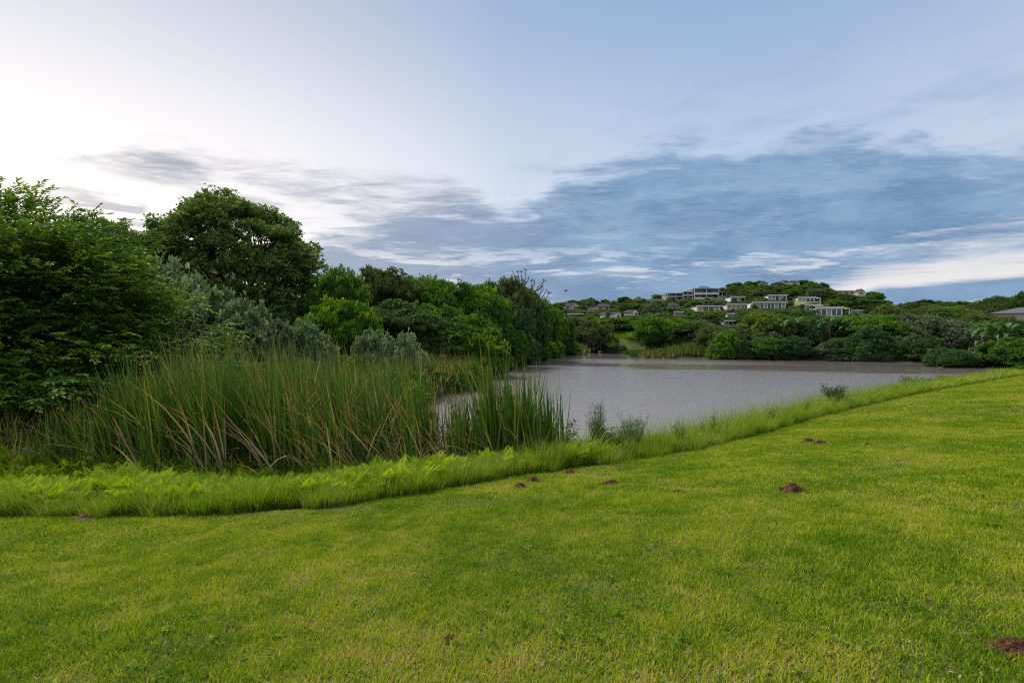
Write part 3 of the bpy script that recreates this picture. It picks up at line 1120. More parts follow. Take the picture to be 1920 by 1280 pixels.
def fern_mesh(nf, L):
    parts = []
    for k in range(nf):
        a = rng.uniform(0, 6.28)
        l = L * rng.uniform(0.7, 1.2)
        lean0, curl = rng.uniform(0.1, 0.5), rng.uniform(0.5, 1.1)
        npn = 20
        f = np.linspace(0.15, 1.0, npn)
        ang = lean0 + curl * f
        step = l / npn
        xy = np.cumsum(np.sin(ang)) * step
        zz = np.cumsum(np.cos(ang)) * step
        ox, oy = rng.normal(0, 0.05, 2)
        P = np.stack([xy * math.cos(a) + ox, xy * math.sin(a) + oy, zz - 0.02], 1)
        hd = np.stack([np.sin(ang) * math.cos(a), np.sin(ang) * math.sin(a), np.cos(ang)], 1)
        sd = np.array([-math.sin(a), math.cos(a), 0.0])
        N = np.cross(hd, sd[None, :])
        N *= np.sign(N[:, 2:3] + 1e-6)
        ln = l * 0.26 * np.sin(np.clip(f * 0.9 + 0.12, 0, 1) * math.pi) ** 0.7 + 0.01
        for sg in (-1, 1):
            A = unit(sg * sd[None, :] + 0.35 * hd)
            V, F, LT = leaves_np(P, A, N, ln, np.full(npn, step * 1.05), 0.05)
            parts.append((V, F, LT, np.clip(0.35 + 0.2 * rng.random() + 0.25 * np.repeat(f, 2), 0, 1), 0))
    V, Lp, Lt, Ti, Mi = join_np(parts)
    return mesh_np('fern_plant', V, Lp, Lt, M['fern'], {'tint': ('FACE', Ti)})


tufts = [tuft(70, 0.13, 0.46, 0.008, 0.10) for _ in range(4)] + [tuft(60, 0.18, 0.52, 0.007, 0.35) for _ in range(2)] + [tuft(14, 0.12, 1.0, 0.006, 0.6)]
tufts_far = [tuft(60, 0.5, 0.55, 0.03, 0.22, 3) for _ in range(3)]
ferns = [fern_mesh(10, 0.50) for _ in range(6)] + [tuft(55, 0.14, 0.6, 0.008, 0.12)]


def along_strip(n, s0, s1, x0, x1, dens=None):
    out = []
    while len(out) < n:
        x = rng.uniform(x0, x1, 4 * n)
        y = rng.uniform(5, 62, 4 * n)
        s = lawn_s(x, y)
        k = (s < (s0 * vnoise(x, y, 0.33, 7) if s0 > 0 else s0)) & (s > s1)
        if dens is not None:
            k &= rng.random(len(x)) < dens(x, y, s)
        out += list(zip(x[k], y[k]))
    out = np.array(out[:n])
    return out[:, 0], out[:, 1]


def strip_scatter(name, meshes, n, s0, s1, x0, x1, smin, smax, label, dens=None, cat='grass'):
    x, y = along_strip(n, s0, s1, x0, x1, dens)
    z = H(x, y)
    rot = np.stack([np.zeros(n), np.zeros(n), rng.uniform(0, 6.28, n)], 1)
    sc = rng.uniform(smin, smax, n) * (1 + 0.22 * vnoise(x, y, 0.8, 1))
    # shorter right at the mown edge
    s = lawn_s(x, y)
    sc *= np.clip(0.72 + 0.45 * np.clip(-s / 0.5, 0, 1), 0, 1.1) * (1 + 0.25 * vnoise(x, y, 0.27, 5))
    k = z > -0.02
    return scatter(name, meshes, np.stack([x, y, z], 1)[k], rot[k], sc[k], rng.integers(0, len(meshes), n)[k], label, cat)


strip_scatter('tall_grass', tufts[:6], 3300, 0.4, -1.25, -13, 1.5, 0.75, 1.1, 'bright green unmown grass along the foot of the ferns', cat='grass')
strip_scatter('fern_bed', ferns, 6500, -0.45, -3.4, -13.5, 2.6, 0.7, 1.15, 'yellow green ferns massed in front of the reeds',
              dens=lambda x, y, s: np.clip((-s - 0.3) / 0.9, 0.1, 1), cat='ferns')
strip_scatter('bank_grass', tufts + [tuft(10, 0.1, 1.15, 0.006, 0.5)], 5400, 0.4, -2.3, 0.5, 24, 0.75, 1.2, 'tall seeding grass between the lawn and the lake', cat='grass')
strip_scatter('far_bank_grass', tufts_far, 2600, 0.2, -2.6, 22, 60, 0.8, 1.2, 'dry yellow green grass on the bank at far right', cat='grass')

# marsh floor growth under the reeds
weed = []
for i in range(3):
    C = np.stack([rng.normal(0, 0.16, 10), rng.normal(0, 0.16, 10), rng.uniform(0.05, 0.5, 10)], 1)
    V, F, LT, ti, _ = blob_leaves(C, np.full(10, 0.16), 26, 0.085, tipvar=0.3)
    weed.append(mesh_np('weed_plant', V, F, LT, M['green_leaf'], {'tint': ('FACE', ti)}))


rng = np.random.default_rng(110)
# ------------------------------------------------------------------ reeds
def reed_blades(P, h0, lean_az, lean_amt, dead=0.16, width=0.044, segs=6):
    n = len(P)
    head = lean_az + rng.normal(0, 0.9, n)
    L = h0 * rng.uniform(0.6, 1.1, n)
    lean = np.abs(rng.normal(lean_amt * 0.6, 0.08, n))
    curl = np.abs(rng.normal(lean_amt, 0.18, n))
    t = np.clip(0.36 + 0.18 * rng.normal(size=n), 0.0, 0.74)
    dd = rng.random(n) < dead
    t[dd] = rng.uniform(0.8, 1.0, dd.sum())
    L[dd] *= rng.uniform(0.65, 1.03, dd.sum())
    curl[dd] += np.abs(rng.normal(0, 0.5, dd.sum()))
    lean[dd] += np.abs(rng.normal(0, 0.24, dd.sum()))
    V, F, LT, hv, pf = blades_np(P, head, L, width * rng.uniform(0.7, 1.3, n), lean, curl, segs)
    return V, F, LT, hv, np.repeat(t, pf)


def reed_mesh(name, specs):
    Vs, Fs, Ls, Hs, Ts = [], [], [], [], []
    o = 0
    for sp in specs:
        V, F, LT, hv, t = reed_blades(**sp)
        Vs.append(V); Fs.append(F + o); Ls.append(LT); Hs.append(hv); Ts.append(t)
        o += len(V)
    return mesh_np(name, np.concatenate(Vs), np.concatenate(Fs), np.concatenate(Ls), M['reed'],
                   {'tint': ('FACE', np.concatenate(Ts)), 'h': ('POINT', np.concatenate(Hs))})


def clump_pts(cx, cy_, n, r):
    a = rng.uniform(0, 6.28, n)
    q = r * np.sqrt(rng.random(n))
    x, y = cx + q * np.cos(a), cy_ + q * np.sin(a)
    return np.stack([x, y, np.maximum(H(x, y), -0.15) - 0.03], 1)


TOPX = np.array([0, 60, 130, 200, 260, 340, 450, 600, 700, 800, 860, 940, 1000, 1045, 1100])
TOPY = np.array([860, 820, 745, 722, 700, 655, 655, 668, 672, 690, 735, 672, 705, 745, 800])
specs = []
for k in range(450):
    px = rng.uniform(70, 1045)
    d = rng.uniform(11.0, 15.2) if px < 780 else rng.uniform(11.6, 13.4)
    if 800 < px < 905 and rng.random() < 0.6:
        continue
    x = (px - 960) / 960 * d
    if lawn_s(np.array([x]), np.array([d]))[0] > (-3.0 if px < 760 else (-1.9 if px < 960 else -1.3)):
        continue
    ty = np.interp(px, TOPX, TOPY) + rng.uniform(-22, 46) + 14 * math.sin(px * 0.045)
    z0 = max(H1(x, d), 0)
    hgt = EYE + (640 - ty) / 960 * d - z0
    dead = 0.22 if px < 480 else (0.44 if px < 860 else 0.18)
    specs.append(dict(P=clump_pts(x, d, int(rng.integers(12, 30)), rng.uniform(0.12, 0.4)), h0=max(0.8, hgt * 1.08),
                      lean_az=math.pi + rng.normal(0, 0.5), lean_amt=0.16 if px < 850 else 0.10, dead=dead))
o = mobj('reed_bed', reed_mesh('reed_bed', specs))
tag(o, 'tall green bulrushes with orange tips and dead straw leaves by the lake', 'reeds', kind='stuff')
specs = []
for k in range(210):
    d = rng.uniform(15, 36)
    px = rng.uniform(430, 915)
    x = (px - 960) / 960 * d
    if in_poly(np.array([x]), np.array([d]), LAKE)[0]:
        continue
    z0 = max(H1(x, d), 0)
    ty = 650 + rng.uniform(0, 22)
    hgt = min(EYE + (640 - ty) / 960 * d - z0, 3.4)
    n = int(rng.integers(18, 34))
    specs.append(dict(P=clump_pts(x, d, n, rng.uniform(0.4, 0.9)), h0=hgt * 1.06, lean_az=math.pi + rng.normal(0, 0.9), lean_amt=0.22,
                      dead=0.36, width=0.035, segs=5))
k = 0
while k < 190:
    d = rng.uniform(27, 38.5)
    px = rng.uniform(690, 925)
    x = (px - 960) / 960 * d
    if in_poly(np.array([x]), np.array([d]), LAKE)[0]:
        continue
    k += 1
    z0 = max(H1(x, d), 0)
    ty = np.interp(px, [690, 820, 880, 925], [664, 650, 648, 690]) + rng.uniform(0, 22)
    hgt = min(EYE + (640 - ty) / 960 * d - z0, 3.6)
    specs.append(dict(P=clump_pts(x, d, int(rng.integers(24, 40)), 0.55), h0=max(0.8, hgt) * 1.05, lean_az=math.pi + rng.normal(0, 0.9), lean_amt=0.2,
                      dead=0.66, width=0.045, segs=5))
o = mobj('back_reed_bed', reed_mesh('back_reed_bed', specs))
tag(o, 'straw tinted reed bank behind the front bulrushes at the lake corner', 'reeds', kind='stuff')
# far clumps across the water and at the headland tip
specs = []
for k in range(120):
    px = rng.uniform(1205, 1345)
    d = rng.uniform(104, 108)
    x = (px - 960) / 960 * d
    specs.append(dict(P=clump_pts(x, d, 22, 1.3), h0=rng.uniform(1.6, 2.9) * (1 if px > 1250 else 0.7), lean_az=math.pi + rng.normal(0, 0.9), lean_amt=0.25, dead=0.4, width=0.10, segs=3))
o = mobj('far_reed_bed', reed_mesh('far_reed_bed', specs))
tag(o, 'pale reed clump at the water edge on the far shore', 'reeds', kind='stuff')
specs = []
for k in range(26):
    x, y = 17.3 + rng.normal(0, 1.0), 139 + rng.normal(0, 2)
    specs.append(dict(P=clump_pts(x, y, 30, 1.5), h0=rng.uniform(2, 3.6), lean_az=rng.normal(0, 0.9), lean_amt=0.3, dead=0.15, width=0.12, segs=3))
o = mobj('headland_reeds', reed_mesh('headland_reeds', specs))
tag(o, 'feathery reeds at the tip of the wooded headland', 'reeds', kind='stuff')

# low leafy undergrowth in the marsh
x = rng.uniform(-16, 2.2, 6000)
y = rng.uniform(10.8, 15, 6000)
s = lawn_s(x, y)
k = (s < -2.9) & (s > -5.6) & ~in_poly(x, y, LAKE)
x, y = x[k][:330], y[k][:330]
scatter('marsh_undergrowth', weed, np.stack([x, y, H(x, y)], 1), np.stack([0 * x, 0 * x, rng.uniform(0, 6.28, len(x))], 1),
        rng.uniform(0.4, 1.1, len(x)), rng.integers(0, 3, len(x)), 'low leafy green weeds growing among the reed stems', 'weeds')
x = rng.uniform(-18, 0, 9000)
y = rng.uniform(15, 40, 9000)
k = ~in_poly(x, y, LAKE) & (x > -y * 0.62)
x, y = x[k][:900], y[k][:900]
scatter('back_undergrowth', weed, np.stack([x, y, H(x, y)], 1), np.stack([0 * x, 0 * x, rng.uniform(0, 6.28, len(x))], 1),
        rng.uniform(1.6, 2.6, len(x)), rng.integers(0, 3, len(x)), 'leafy scrub filling the ground behind the reeds', 'weeds')

th_ = [tuft(34, 0.3, 0.75, 0.02, 1.0) for _ in range(3)]
x = rng.uniform(-14, 2, 9000)
y = rng.uniform(10.8, 15, 9000)
s = lawn_s(x, y)
k = (s < -2.7) & (s > -5.2) & ~in_poly(x, y, LAKE) & (vnoise(x, y, 0.7, 2) > 0.0)
x, y = x[k][:230], y[k][:230]
scatter('reed_thatch', th_, np.stack([x, y, H(x, y)], 1), np.stack([rng.normal(0, 0.3, len(x)), rng.normal(0, 0.3, len(x)), rng.uniform(0, 6.28, len(x))], 1),
        rng.uniform(0.7, 1.5, len(x)), rng.integers(0, 3, len(x)), 'dead straw thatch tangled round the feet of the reeds', 'thatch')

# bulrush clumps one can tell apart: every blade a part
blade_meshes = []
for i in range(10):
    V, F, LT, hv, t = reed_blades(np.zeros((1, 3)), 1.0, 0.0, 0.16 + 0.02 * i, dead=0.0, width=0.011, segs=7)
    tt = rng.uniform(0.15, 0.7) if i < 7 else rng.uniform(0.82, 1.0)
    V[:, 1] += 0
    blade_meshes.append(mesh_np('blade', V, F, LT, M['reed'], {'tint': ('FACE', np.full(len(LT), tt)), 'h': ('POINT', hv)}))


def blade_clump(name, px, d, hgt, n, r, lean, lab, cat, wide=1.0, az=math.pi, deadn=0.15, group=None, out_fan=False, x=None):
    x = (px - 960) / 960 * d if x is None else x
    z = max(H1(x, d), -0.05)
    e = empty(name, (x, d, z))
    tag(e, lab, cat, group)
    for k in range(n):
        a = rng.uniform(0, 6.28)
        q = r * math.sqrt(rng.random())
        i = int(rng.integers(0, 7)) if rng.random() > deadn else int(rng.integers(7, 10))
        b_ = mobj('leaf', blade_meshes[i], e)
        b_.location = (q * math.cos(a), q * math.sin(a), -0.03)
        hz = a + rng.normal(0, 0.5) if out_fan else az + rng.normal(0, 0.8)
        L = hgt * rng.uniform(0.65, 1.05)
        b_.rotation_euler = Euler((0, lean * abs(rng.normal(0.6, 0.5)), hz), 'XYZ')
        b_.scale = (L, L * wide * rng.uniform(0.8, 1.3), L)
    return e


for px, d, hgt, n, r, lab in (
        (235, 12.3, 2.2, 26, 0.30, 'leaning bulrush clump at the left end of the reed bed'),
        (318, 12.0, 2.5, 30, 0.30, 'tallest bulrush clump in the left of the reeds, orange tipped'),
        (455, 12.2, 2.45, 24, 0.35, 'upright bulrush clump with straw leaves right of the tallest clump'),
        (640, 12.6, 2.35, 24, 0.35, 'bulrush clump mixed with pale dead leaves in mid reed bed'),
        (735, 12.6, 2.5, 22, 0.30, 'tall bulrush clump just left of the gap showing brown water'),
        (845, 13.2, 2.2, 16, 0.30, 'thin bulrush clump standing alone against the brown water'),
        (950, 13.0, 2.7, 26, 0.35, 'tall bulrush clump before the headland, tips above the lake'),
        (1012, 12.7, 2.1, 26, 0.28, 'dark green bulrush clump at the right end of the reed bed')):
    blade_clump('bulrush_clump', px, d, hgt, n, r, 0.20, lab, 'bulrushes')
for px, d, hgt, n, lab in (
        (185, 11.0, 0.9, 22, 'arching sedge clump at the dark left corner of the reeds'),
        (390, 11.2, 1.0, 22, 'fresh green sedge clump arching over the ferns below the straw reeds'),
        (545, 11.3, 1.15, 30, 'large spiky sedge clump, brightest at the foot of the reeds'),
        (900, 12.0, 0.9, 18, 'sedge clump with drooping pale leaf under the right hand reeds')):
    blade_clump('sedge_clump', px, d, hgt, n, 0.12, 0.9, lab, 'sedge', wide=2.0, deadn=0.1, out_fan=True)


# ------------------------------------------------------------------ trees
def tree(name, key, px, d, top_y, r, mat, label, cat='tree', bark=None, base=0.0, group=None, rz=None, sy=1.0, x=None, ztop=None, sink=0.0):
    x = (px - 960) / 960 * d if x is None else x
    z = H1(x, d) - sink
    zt = (EYE + (640 - top_y) / 960 * d) if ztop is None else ztop
    h_ = max(zt - z, 0.5)
    e = empty(name, (x, d, z))
    tag(e, label, cat, group)
    rz = rng.uniform(0, 6.28) if rz is None else rz
    c_ = mobj('crown', PROTO[key], e, (0, 0, base * h_), rz, (r, r * sy, h_ * (1 - base) / 1.02))
    if mat:
        setmat(c_, M[mat])
    t_ = mobj('trunk', TRUNK[key], e, (0, 0, 0), rz, (r * 0.75, r * 0.75, h_))
    if bark:
        setmat(t_, M[bark])
    return e


rng = np.random.default_rng(102)
# --- near dark tree at left: leafy sprays in layers
def near_dark_tree():
    cx, cy_ = -19.3, 17.4
    gz = H1(cx, cy_)
    e = empty('evergreen_tree', (cx, cy_, gz))
    tag(e, 'huge dark glossy evergreen tree filling the left edge beside the reeds', 'tree')
    # boughs end on an egg-shaped surface
    nb = 540
    d = sph(nb * 3)
    d = d[d[:, 2] > -0.32]
    d = d[(d[:, 1] < 0.45)][:nb]
    rad = np.array([9.3, 6.4, 7.5])
    cen = np.array([0, 0, 1.2 - gz])
    lump = 1 + 0.10 * np.sin(d[:, 0] * 9 + 1) * np.cos(d[:, 2] * 8) + np.clip(rng.normal(0, 0.05, len(d)), -0.12, 0.06)
    C = cen + d * rad * lump[:, None] * rng.uniform(0.76, 1.0, len(d))[:, None]
    C[:, 2] = np.maximum(C[:, 2], 0.3)
    parts = []
    # sprays
    per = 42
    bi = np.repeat(np.arange(len(C)), per)
    out_d = unit(d * np.array([1, 1, 0.35]))[bi]
    B = C[bi] + np.clip(rng.normal(0, 1, (len(bi), 3)), -1.7, 1.7) * np.array([0.55, 0.55, 0.2])
    ax = unit(out_d + rng.normal(0, 0.5, (len(bi), 3)) * np.array([1, 1, 0.35]) + np.array([0, 0, 0.05]))
    slen = rng.uniform(0.35, 0.75, len(bi))
    nl = 11
    young = rng.random(len(C)) < 0.45
    bt_ = rng.random(len(C))
    for k in range(nl):
        f = (k + 0.5) / nl
        droop = np.array([0, 0, -1.0]) * (f ** 2 * 0.22)
        P = B + ax * (slen * f)[:, None] + droop * slen[:, None]
        sg = 1 if k % 2 else -1
        sd = unit(np.cross(ax, np.array([0, 0, 1.0])))
        A = unit(sd * sg * (1.0 - 0.5 * f) + ax * (0.5 + 0.8 * f) + rng.normal(0, 0.22, P.shape) + np.array([0, 0, -0.15]))
        N = unit(np.array([0, 0, 1.0]) + rng.normal(0, 0.32, P.shape))
        L = rng.uniform(0.12, 0.20, len(P))
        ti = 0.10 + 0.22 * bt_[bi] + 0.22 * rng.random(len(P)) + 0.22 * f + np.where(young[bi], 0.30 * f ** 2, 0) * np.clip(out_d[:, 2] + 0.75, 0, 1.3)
        V, F, LT = leaves_np(P, A, N, L, L * 0.42)
        parts.append((V, F, LT, np.repeat(np.clip(ti, 0, 1), 2), 0))
    # inner leafage
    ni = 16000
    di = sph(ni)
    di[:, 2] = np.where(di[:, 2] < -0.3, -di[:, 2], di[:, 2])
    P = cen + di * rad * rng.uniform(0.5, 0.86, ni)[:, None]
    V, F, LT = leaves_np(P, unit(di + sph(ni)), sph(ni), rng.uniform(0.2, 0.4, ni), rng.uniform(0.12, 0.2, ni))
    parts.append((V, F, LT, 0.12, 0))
    V, Lp, Lt, Ti, _ = join_np(parts)
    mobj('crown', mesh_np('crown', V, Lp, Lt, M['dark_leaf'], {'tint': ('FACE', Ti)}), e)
    mb = MB()
    mb.tube([(0, 0, -0.3), (0.1, 0, 1.5), (-0.1, 0.1, 3), (0, 0, 5)], [0.5, 0.4, 0.33, 0.2], 8)
    for i in rng.permutation(len(C))[:40]:
        c_ = C[i]
        z0 = rng.uniform(1, 4.5)
        mb.tube([(0, 0, z0), (c_[0] * .5, c_[1] * .5, z0 + (c_[2] - z0) * .45), tuple(c_)], [0.14, 0.08, 0.02], 5)
    mb.obj('trunk', M['bark'], e, True)


near_dark_tree()


rng = np.random.default_rng(103)
# --- broad domed tree with visible limbs
def dome_tree():
    d0 = 44.0
    cx = (440 - 960) / 960 * d0
    gz = H1(cx, d0)
    e = empty('broad_tree', (cx, d0, gz))
    tag(e, 'tall broad domed tree with sky showing through its branches, top left', 'tree')
    # silhouette radius as seen from the water, in metres above ground
    topz = EYE + 278 / 960 * d0 - gz
    C, R = [], []
    n = 185
    for k in range(n):
        a = rng.uniform(0, 6.28)
        el_ = math.asin(rng.uniform(-0.12, 0.99))
        dx, dy, dz = math.cos(el_) * math.cos(a), math.cos(el_) * math.sin(a), math.sin(el_)
        rr = rng.uniform(0.82, 0.97)
        sx = 7.9 if dx > 0 else 7.3
        hz = (topz - 5.4)
        # right shoulder slopes down
        zc = 5.0 + dz * hz * rr - max(0, dx) * 1.7 * math.cos(el_) + (0.6 if dx < 0 else 0)
        C.append((dx * sx * rr * (1 if dz > 0.2 else 0.95), dy * 6.0 * rr, zc))
        R.append(rng.uniform(0.85, 1.45))
    for k in range(34):
        C.append((rng.uniform(-4.5, 6.2), rng.uniform(-4, 3), rng.uniform(2.6, 7.2)))
        R.append(rng.uniform(0.8, 1.3))
    C, R = np.array(C), np.array(R)
    V, F, LT, ti, _ = blob_leaves(C, R, 380, 0.26, up=0.5, flat=0.55, tipvar=0.3, inner=0.8)
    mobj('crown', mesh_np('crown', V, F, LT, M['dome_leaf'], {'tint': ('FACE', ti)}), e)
    mb = MB()
    forks = []
    mb.tube([(0.4, 0, -0.4), (0.5, 0.1, 2.0), (0.7, 0, 3.6)], [0.5, 0.4, 0.34], 8)
    for k in range(11):
        a = k / 11 * 6.28 + rng.uniform(-0.2, 0.2)
        up = rng.uniform(0.45, 1.1)
        p0 = Vector((0.6, 0, rng.uniform(2.6, 3.6)))
        p1 = p0 + Vector((math.cos(a) * 1.9, math.sin(a) * 1.6, 1.8 * up))
        p2 = p1 + Vector((math.cos(a) * 1.8, math.sin(a) * 1.5, 2.4 * up))
        mb.tube([p0, p1, p2], [0.22, 0.15, 0.10], 6)
        forks += [p1, (p1 + p2) / 2, p2]
    for i in range(len(C)):
        c_ = Vector(C[i])
        f = min(forks, key=lambda q: (q - c_).length)
        md = f.lerp(c_, 0.5) + Vector((rng.normal(0, .2), rng.normal(0, .2), -0.25))
        mb.tube([f, md, c_], [0.075, 0.05, 0.02], 4)
        for q in range(3):
            dd = Vector(sph(1)[0]) * R[i] * 0.8
            mb.tube([c_.lerp(md, 0.3), c_ + dd * 0.6, c_ + dd], [0.03, 0.02, 0.008], 3)
    mb.obj('trunk', M['bark'], e, True)


dome_tree()

rng = np.random.default_rng(104)
NEAR = [
    # key, px, d, top, r, mat, label
    ('tall0', 165, 34, 408, 4.2, 'deep_leaf', 'dark tree rising behind the glossy evergreen, left of the broad dome'),
    ('flat1', 228, 40, 424, 3.2, 'olive_leaf', 'small thin crowned tree between the dark evergreen and the broad dome'),
    ('round0', 60, 36, 430, 5.0, 'deep_leaf', 'dark tree hidden behind the crest of the glossy evergreen'),
    ('round1', 560, 46, 560, 4.5, 'deep_leaf', 'dark round tree under the right shoulder of the broad dome'),
    ('tall1', 500, 40, 575, 3.6, 'deep_leaf', 'shaded green tree at the foot of the broad domed tree'),
    ('tall0', 640, 41, 500, 2.9, 'green_leaf', 'upright green tree beside the right edge of the broad dome'),
    ('round2', 645, 35, 562, 2.8, 'bright_leaf', 'rounded bush tree with glowing yellow green new leaves'),
    ('round0', 590, 36, 590, 2.0, 'green_leaf', 'mid green leafy tree just left of the yellow green one'),
    ('flat0', 712, 62, 498, 4.8, 'olive_leaf', 'olive crowned tree standing above its neighbours right of the dome'),
    ('flat1', 745, 44, 566, 4.6, 'deep_leaf', 'dark flat topped thorn tree spreading over shaded ground'),
    ('round1', 780, 66, 521, 5.2, 'green_leaf', 'round green tree on the skyline right of the olive crown'),
    ('tall1', 808, 72, 517, 4.4, 'deep_leaf', 'dark skyline tree, first left of the lumpy bright crowns'),
    ('round2', 850, 64, 527, 5.0, 'green_leaf', 'bright green lumpy skyline tree in the middle of the headland'),
    ('round0', 893, 66, 532, 4.6, 'bright_leaf', 'yellow green skyline tree left of the two dark plumes'),
    ('tall0', 918, 78, 523, 2.4, 'deep_leaf', 'narrow dark plume tree poking above the headland crowns'),
    ('flat0', 955, 84, 517, 3.9, 'olive_leaf', 'olive umbrella tree just left of the bare bird tree'),
    ('tall1', 985, 92, 536, 4.0, 'olive_leaf', 'dark ragged tree directly below the bare bird branches'),
    ('round1', 765, 50, 585, 4.0, 'deep_leaf', 'dark tree in shade behind the silver shrub near the reeds'),
    ('round2', 815, 50, 572, 4.0, 'green_leaf', 'mid green tree behind the straw coloured reed bank'),
    ('round0', 868, 50, 590, 4.0, 'green_leaf', 'leafy green tree overhanging the back reed bank'),
    ('bush0', 905, 48, 610, 3.2, 'bright_leaf', 'bright leafy bush spilling down to the end of the reed bank'),
    ('tall0', 905, 62, 545, 4.0, 'green_leaf', 'green tree in the middle row of the headland wood'),
    ('round1', 945, 68, 562, 4.2, 'blue_leaf', 'bluish green vine covered tree in the headland wood'),
    ('round2', 945, 62, 612, 3.2, 'green_leaf', 'green waterside tree with a crooked pale branch below it'),
    ('bush1', 975, 78, 615, 4.0, 'deep_leaf', 'dark waterside thicket tree halfway along the headland'),
    ('round0', 990, 88, 556, 4.4, 'deep_leaf', 'dark crown in the back row near the bare bird tree'),
    ('round1', 1010, 100, 562, 4.8, 'green_leaf', 'sloping green tree right of the bare bird tree'),
    ('bush0', 1000, 92, 618, 3.4, 'green_leaf', 'bright rounded bush tree at the headland waterline'),
    ('round2', 1032, 112, 578, 4.6, 'green_leaf', 'vivid green tree near the tip of the headland'),
    ('bush1', 1030, 106, 630, 4.0, 'bright_leaf', 'yellow green bush low on the headland tip'),
    ('tall1', 1052, 124, 590, 3.8, 'deep_leaf', 'last dark tree on the tip of the headland'),
    ('bush0', 1062, 130, 632, 4.2, 'green_leaf', 'low rounded bush ending the headland above the reeds'),
]
for key, px, d, ty, r, mat, lab in NEAR:
    tree('green_tree' if 'bush' not in key else 'bush', key, px, d, ty, r, mat, lab, 'tree' if 'bush' not in key else 'bush', base=0.04)

SILVER = [
    ('silver0', 262, 30, 462, 3.6, 'pale silver shrub highest up, behind the dark evergreen'),
    ('silver1', 318, 27, 490, 3.0, 'silver shrub below the left side of the broad dome tree'),
    ('silver0', 372, 26, 494, 2.5, 'upright silver shrub in the middle of the silver slope'),
    ('silver1', 415, 25, 530, 2.6, 'silver shrub right of the upright one, under dark branches'),
    ('silver0', 455, 24, 545, 2.2, 'rounded silver shrub where the evergreen ends'),
    ('silver1', 500, 23, 588, 2.1, 'deep grey green shrub standing low behind the reeds'),
    ('silver0', 572, 26, 588, 2.1, 'silver shrub with upright shoots left of the yellow green tree'),
    ('silver1', 700, 31, 606, 1.9, 'silver shrub tucked against the right of the yellow green tree'),
    ('silver0', 752, 31, 614, 1.8, 'low silver shrub at the right end of the silver row'),
]
for key, px, d, ty, r, lab in SILVER:
    tree('silver_shrub', key, px, d, ty, r, None if px != 500 else 'grey_leaf', lab, 'shrub', bark='pale_bark', group='silver shrubs behind the reeds')


rng = np.random.default_rng(105)
# --- bare bird tree
def bare_tree():
    d0 = 96.0
    cx = (1000 - 960) / 960 * d0
    gz = H1(cx, d0)
    e = empty('dead_tree', (cx, d0, gz))
    tag(e, 'leafless dead tree with forked branches holding black birds above the headland', 'tree')
    mb = MB()

    def q(px, py, dy=0.0):
        p = at(px, py, d0)
        return Vector((p[0] - cx, dy, p[2] - gz))
    root = Vector((-0.3, 0, 0))
    f0 = q(1003, 575)
    mb.tube([root, q(1001, 610), f0], [0.38, 0.3, 0.22], 7)
    br = [
        [(1003, 575), (992, 553), (984, 535), (985, 520), (984.5, 507)],
        [(984, 540), (975, 530), (972, 518), (971, 511)],
        [(985, 530), (978, 520), (977.5, 511)],
        [(1003, 575), (1000, 558), (996, 540), (997, 527)],
        [(1000, 556), (1008, 540), (1020, 527)],
        [(1003, 570), (1012, 555), (1016, 540)],
        [(1003, 575), (1010, 566), (1021, 564), (1026, 556), (1029.5, 550)],
        [(1006, 568), (1015, 560), (1022, 549), (1025, 545)],
        [(996, 545), (1006, 545), (1016, 538)],
        [(1008, 545), (1016, 537), (1019, 528)],
        [(972, 520), (965, 518), (961, 507)],
        [(1010, 562), (1014, 548), (1020, 542)],
        [(996, 540), (1002, 532), (1003, 524)],
        [(984, 535), (990, 526), (991, 518)],
    ]
    for i, b_ in enumerate(br):
        pts = [q(px, py, (i % 3 - 1) * 0.5 * k / len(b_)) for k, (px, py) in enumerate(b_)]
        n = len(pts)
        mb.tube(pts, [0.13 * (1 - 0.72 * k / (n - 1)) for k in range(n)], 5)
        for k in range(5):
            p = pts[-1].lerp(pts[-2], rng.random())
            mb.tube([p, p + Vector((rng.normal(0, .35), rng.normal(0, .3), abs(rng.normal(0.3, .3))))], [0.03, 0.012], 3)
    mb.obj('trunk', M['dead_wood'], e, True)
    return cx, gz, d0


bt = bare_tree()


